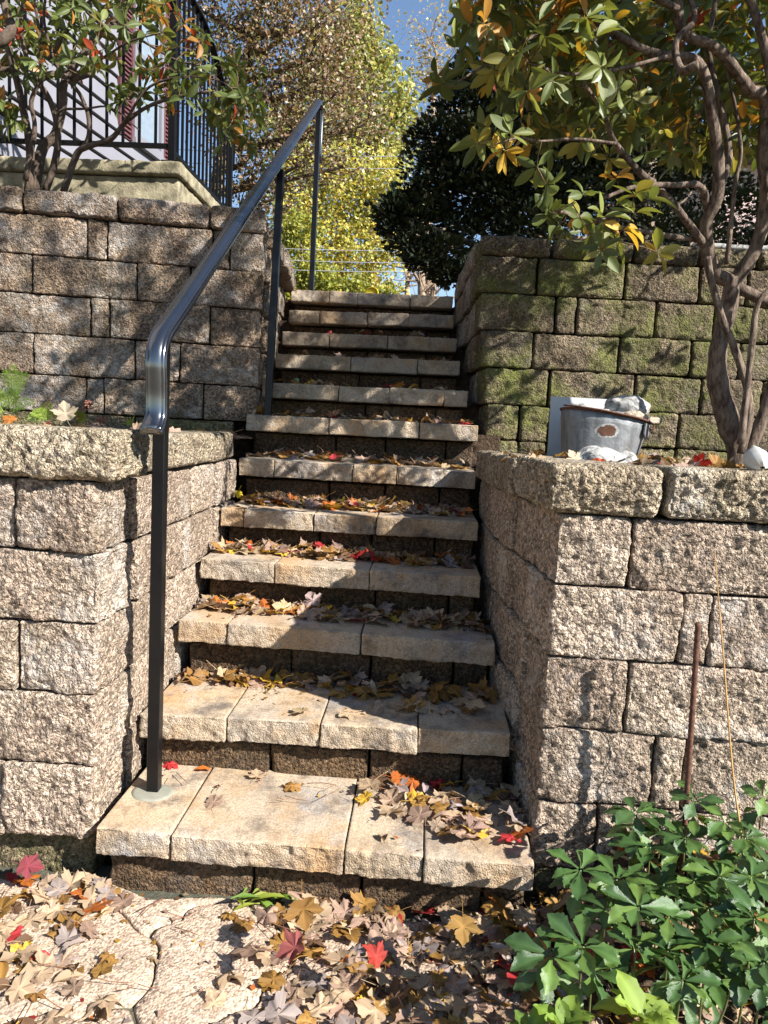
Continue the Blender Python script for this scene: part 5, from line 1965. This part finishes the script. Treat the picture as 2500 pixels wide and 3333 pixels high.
LG_HALF = [(0, .06), (.08, .05), (.2, .16), (.38, .27), (.55, .31), (.72, .26), (.86, .17), (.95, .08), (1, .01)]
for (px, py), lb, n_, L_, c_ in (((1220, 2200), 'lime green broad-leaved plant at the bottom edge, left of its twin', 7, .062, (.17, .27, .04)), ((1390, 2180), 'lime green crinkled-leaved plant at the bottom edge below the ground cover', 11, .075, (.21, .30, .05)),
                                 ((1150, 2215), 'low green broad leaf plant cut by the bottom edge', 5, .06, (.12, .21, .04))):
    p = at(px, py, 1.27)
    t_ = thing('broad_leaf_plant', lb, 'plant', (p.x, p.y, 0), 'lime green plants')
    for i in range(n_):
        V, F = leaf_shape(LG_HALF, fold=random.uniform(.05, .3), bend=random.uniform(.1, .6), wave=.07, seed=i)
        az, el = i * 2.4 + random.gauss(0, .2), random.uniform(.15, 1.0)
        dv = Vector((math.cos(az) * math.cos(el), math.sin(az) * math.cos(el), math.sin(el)))
        sd = dv.cross(Vector((0, 0, 1))).normalized()
        nn = sd.cross(dv)
        L = L_ * random.uniform(.75, 1.15)
        m = Matrix.Identity(4)
        for r_ in range(3):
            m[r_][0], m[r_][1], m[r_][2], m[r_][3] = sd[r_] * L, dv[r_] * L, nn[r_] * L, (p.x, p.y, max(.03, p.z - .02))[r_]
        vv = np.ones((len(V), 3)) * np.array(c_) * random.uniform(.8, 1.2)
        vv[2::5] *= 1.3
        add('leaf', mesh_np('leaf', V, F, M_GREEN, True, np.clip(vv, 0, 1)), t_, m)

# weed growing from the joint by the riser
p = atz(545, 1945, .01)
t_ = thing('weed', 'yellow-green weed with strap leaves sprouting by the bottom riser', 'plant', (p.x, p.y, 0))
ST_HALF = [(0, .02), (.2, .05), (.45, .085), (.7, .10), (.88, .07), (1, .008)]
for i in range(11):
    V, F = leaf_shape(ST_HALF, fold=.4, bend=random.uniform(.1, .5), wave=.03, seed=i)
    az, el = random.choice([2.9, 3.4, .2, -.3, 3.7, 5.6]) + random.gauss(0, .3), random.uniform(.05, .6)
    dv = Vector((math.cos(az) * math.cos(el), math.sin(az) * math.cos(el), math.sin(el)))
    sd = dv.cross(Vector((0, 0, 1))).normalized()
    nn = sd.cross(dv)
    L = random.uniform(.06, .11)
    m = Matrix.Identity(4)
    off = (random.uniform(-.07, .06), random.uniform(-.02, .02))
    for r_ in range(3):
        m[r_][0], m[r_][1], m[r_][2], m[r_][3] = sd[r_] * L, dv[r_] * L, nn[r_] * L, (p.x + off[0], p.y + off[1], .014)[r_]
    add('leaf', mesh_np('leaf', V, F, M_GREEN, True, np.ones((len(V), 3)) * np.array(random.choice([(.16, .26, .03), (.25, .30, .04), (.11, .2, .03)]))), t_, m)

# ------------------------------------------------------------------ ferns and weeds on the left wall


def frond(parent, base, tip, width, col, n=13):
    b_, t_ = np.array(base), np.array(tip)
    mid = (b_ + t_) / 2 + np.array([0, 0, .15 * np.linalg.norm(t_ - b_)])
    P_ = catmull([b_, mid, t_], n)
    s_ = Soup()
    s_.tube(P_, np.linspace(.0016, .0006, len(P_)), 4, col)
    d_ = t_ - b_
    d_ /= np.linalg.norm(d_)
    view = np.array([0.2, -1, .15])
    sd = np.cross(d_, view)
    sd /= np.linalg.norm(sd)
    for i in range(2, len(P_)):
        f_ = i / len(P_)
        w_ = width * math.sin(min(1, f_ * 1.9) * math.pi / 2) * (1 - f_ * .75)
        for sg in (-1, 1):
            a_ = P_[i]
            e_ = a_ + sd * sg * w_ + d_ * w_ * .45 - view * w_ * random.uniform(-.3, .3)
            q_ = d_ * .0013
            m_ = (a_ + e_) / 2
            s_.put([a_, m_ - q_, e_, m_ + q_], np.array([[0, 1, 2, 3]]), np.array(col) * random.uniform(.8, 1.25))
    add('frond', s_.mesh('frond', M_GREEN, False), parent)


FG = (.20, .30, .05)
fe = thing('fern', 'bright green fern with upright fronds on the lower left wall top', 'fern', tuple(at(25, 895, 2.32)))
for (bx, by), (tx, ty), Y_, w_ in (((25, 870), (29, 788), 2.32, .035), ((32, 872), (44, 803), 2.30, .034), ((20, 870), (10, 800), 2.34, .03), ((30, 872), (60, 808), 2.36, .03), ((15, 880), (-15, 840), 2.3, .035), ((30, 885), (75, 870), 2.25, .03), ((20, 888), (52, 880), 2.2, .03),
                                   ((8, 890), (-20, 878), 2.25, .03), ((20, 880), (30, 845), 2.25, .035), ((12, 885), (40, 855), 2.27, .035), ((5, 885), (2, 850), 2.27, .032)):
    frond(fe, at(bx, by, Y_), at(tx, ty, Y_ - .02), w_, FG)
fe = thing('fern', 'low spreading fern right of the upright fern on the wall top', 'fern', tuple(at(90, 905, 2.25)))
for (bx, by), (tx, ty), Y_, w_ in (((95, 905), (108, 872), 2.25, .030), ((92, 905), (70, 890), 2.2, .03), ((95, 908), (118, 893), 2.22, .03), ((90, 908), (62, 902), 2.2, .028), ((94, 908), (95, 880), 2.28, .03), ((100, 908), (82, 884), 2.18, .03)):
    frond(fe, at(bx, by, Y_), at(tx, ty, Y_ - .02), w_, (.24, .33, .06))
fe = thing('fern', 'small fern behind the standing pale leaf on the left wall top', 'fern', tuple(at(170, 912, 2.25)))
for (bx, by), (tx, ty) in (((168, 912), (182, 893)), ((166, 912), (172, 890)), ((170, 913), (186, 902))):
    frond(fe, at(bx, by, 2.26), at(tx, ty, 2.24), .024, (.25, .30, .05))


def up_leaf(px, py, Y, colour, size, spin, label, tilt=(.1, -1, .25), shape=2):
    V, F, w = SHAPES[shape]
    col = np.array(colour)
    o_ = add('maple_leaf', mesh_np('maple_leaf', V, F, M_LEAF, True, np.clip(col * (1 + .3 * w[:, None]), 0, 1)), None, place_matrix(at(px, py, Y), tilt, spin, size))
    return tag(o_, label, 'leaf', 'fallen maple leaves')


up_leaf(142, 893, 2.2, (.34, .28, .20), .052, .2, 'pale dry leaf standing upright on the lower left wall top', (.35, -1, .3))
up_leaf(22, 905, 2.12, (.34, .12, .02), .034, 1.0, 'rusty brown curled leaf at the fern foot on the left wall', (.2, -.6, .8), 5)
up_leaf(1296, 1001, 2.36, (.46, .07, .02), .046, 2.2, 'orange and red leaf on the right wall cap below the trunk', (-.2, -1, .7), 7)
up_leaf(1240, 990, 2.4, (.50, .40, .27), .04, .5, 'cream leaf propped against the rock before the tub', (.2, -1, .5), 4)
up_leaf(515, 1066, 3.46, (.62, .45, .02), .032, 3.0, 'bright yellow leaf propped by the left wall on the fifth step', (.4, -1, .3), 1)
up_leaf(675, 1297, 2.83, (.36, .27, .25), .062, .6, 'greyish purple leaf leaning on the riser above the third step', (-.2, -1, .5), 3)
up_leaf(636, 2045, 1.52, (.26, .07, .065), .056, 2.6, 'large pinkish red leaf on the paving below the middle of the stairs', (-.5, -.5, 1), 6)
up_leaf(812, 2066, 1.52, (.32, .03, .022), .044, .4, 'bright scarlet folded leaf on the paving below the stairs', (.5, -.5, .8), 2)
up_leaf(655, 1965, 1.62, (.23, .12, .03), .064, 3.6, 'big ochre speckled leaf on the paving under the step nosing', (-.1, -.5, 1), 9)
up_leaf(1000, 2000, 1.6, (.26, .15, .04), .058, 2.9, 'large golden brown leaf on the paving near the right corner', (.1, -.4, 1), 0)
up_leaf(60, 1870, 1.84, (.20, .035, .05), .056, 4.4, 'crimson leaf on the paving at the foot of the left wall', (.2, -.4, 1), 8)

# dried seed heads and stalks on the left wall
for (px, py), (tx, ty), lb in (((165, 912), (192, 866), 'dry brown weed with a drooping seed head on the left wall top'), ((222, 915), (219, 900), 'short reddish dried seed cluster on the left wall top'), ((85, 905), (112, 860), 'dry brown stem leaning over the low fern')):
    b_, e_ = np.array(at(px, py, 2.24)), np.array(at(tx, ty, 2.22))
    s = Soup()
    s.tube(catmull([b_, (b_ + e_) / 2 + (0, 0, .01), e_], 4), .0016, 4, (.28, .15, .08))
    if 'stem' not in lb:
        for _ in range(40):
            c_ = e_ + np.array([random.gauss(0, .008), random.gauss(0, .008), -abs(random.gauss(0, .016))])
            s.box(c_ - .0022, c_ + .0022, (.30, .13, .09))
    o = add('dry_weed', s.mesh('dry_weed', M_LEAF))
    tag(o, lb, 'weed', 'dried weeds on the wall')
p = at(282, 920, 2.15)
t_ = thing('weed', 'tiny green weed on the wall top left of the handrail scroll', 'plant', tuple(p))
s = Soup()
for i in range(8):
    az = random.uniform(0, 6.28)
    e_ = np.array(p) + np.array([math.cos(az) * .03, math.sin(az) * .02, random.uniform(.005, .04)])
    m_ = (np.array(p) + e_) / 2
    s.put([np.array(p), m_ + (.003, 0, 0), e_, m_ - (.003, 0, 0)], np.array([[0, 1, 2, 3]]), (.22, .28, .04))
add('leaf', s.mesh('leaf', M_GREEN), t_)

# ------------------------------------------------------------------ small things on the steps
ty = thing('tape_measure', 'yellow and black tape measure lying at the middle of the top step', 'tool', (-.46, 5.68, 2.392))
n = 24
a = np.linspace(0, 2 * np.pi, n, endpoint=False)


def disc(cx_, cy_, cz_, r_, y0, y1, zmin=-1):
    V_ = []
    for y_, k_ in ((y0, .85), (y0 + .004, 1), (y1 - .004, 1), (y1, .85)):
        V_.append(np.stack([cx_ + r_ * 1.15 * k_ * np.cos(a), np.full(n, y_), np.maximum(cz_ + r_ * k_ * np.sin(a), zmin)], 1))
    V_ = np.concatenate(V_ + [[[cx_, y0, cz_]], [[cx_, y1, cz_]]])
    i_ = np.arange(n)
    return V_, [grid_faces(n, 4, True), np.concatenate([np.stack([np.full(n, 4 * n), i_, (i_ + 1) % n], 1), np.stack([np.full(n, 4 * n + 1), 3 * n + (i_ + 1) % n, 3 * n + i_], 1)])]


s = Soup()
s.put(*disc(-.46, 0, 2.42, .045, 5.66, 5.70, 2.393))
add('case', s.mesh('case', mat_simple('yellow_plastic', (.60, .45, .02), .4, .5, var=.1)), ty)
s = Soup()
s.put(*disc(-.445, 0, 2.42, .036, 5.695, 5.712, 2.393))
s.box((-.60, 5.665, 2.393), (-.505, 5.70, 2.404))
add('black_trim', s.mesh('black_trim', M_IRON2), ty)
o = add('plastic_cap', stone_mesh('plastic_cap', tuple(np.array(at(640, 822, 4.32))), (.018, .016, .014), mat_simple('green_plastic', (.12, .32, .14), .35, .5, var=.15), 40, n=14, sharp=.08))
tag(o, 'small green plastic scrap among leaves on the eighth step', 'litter')
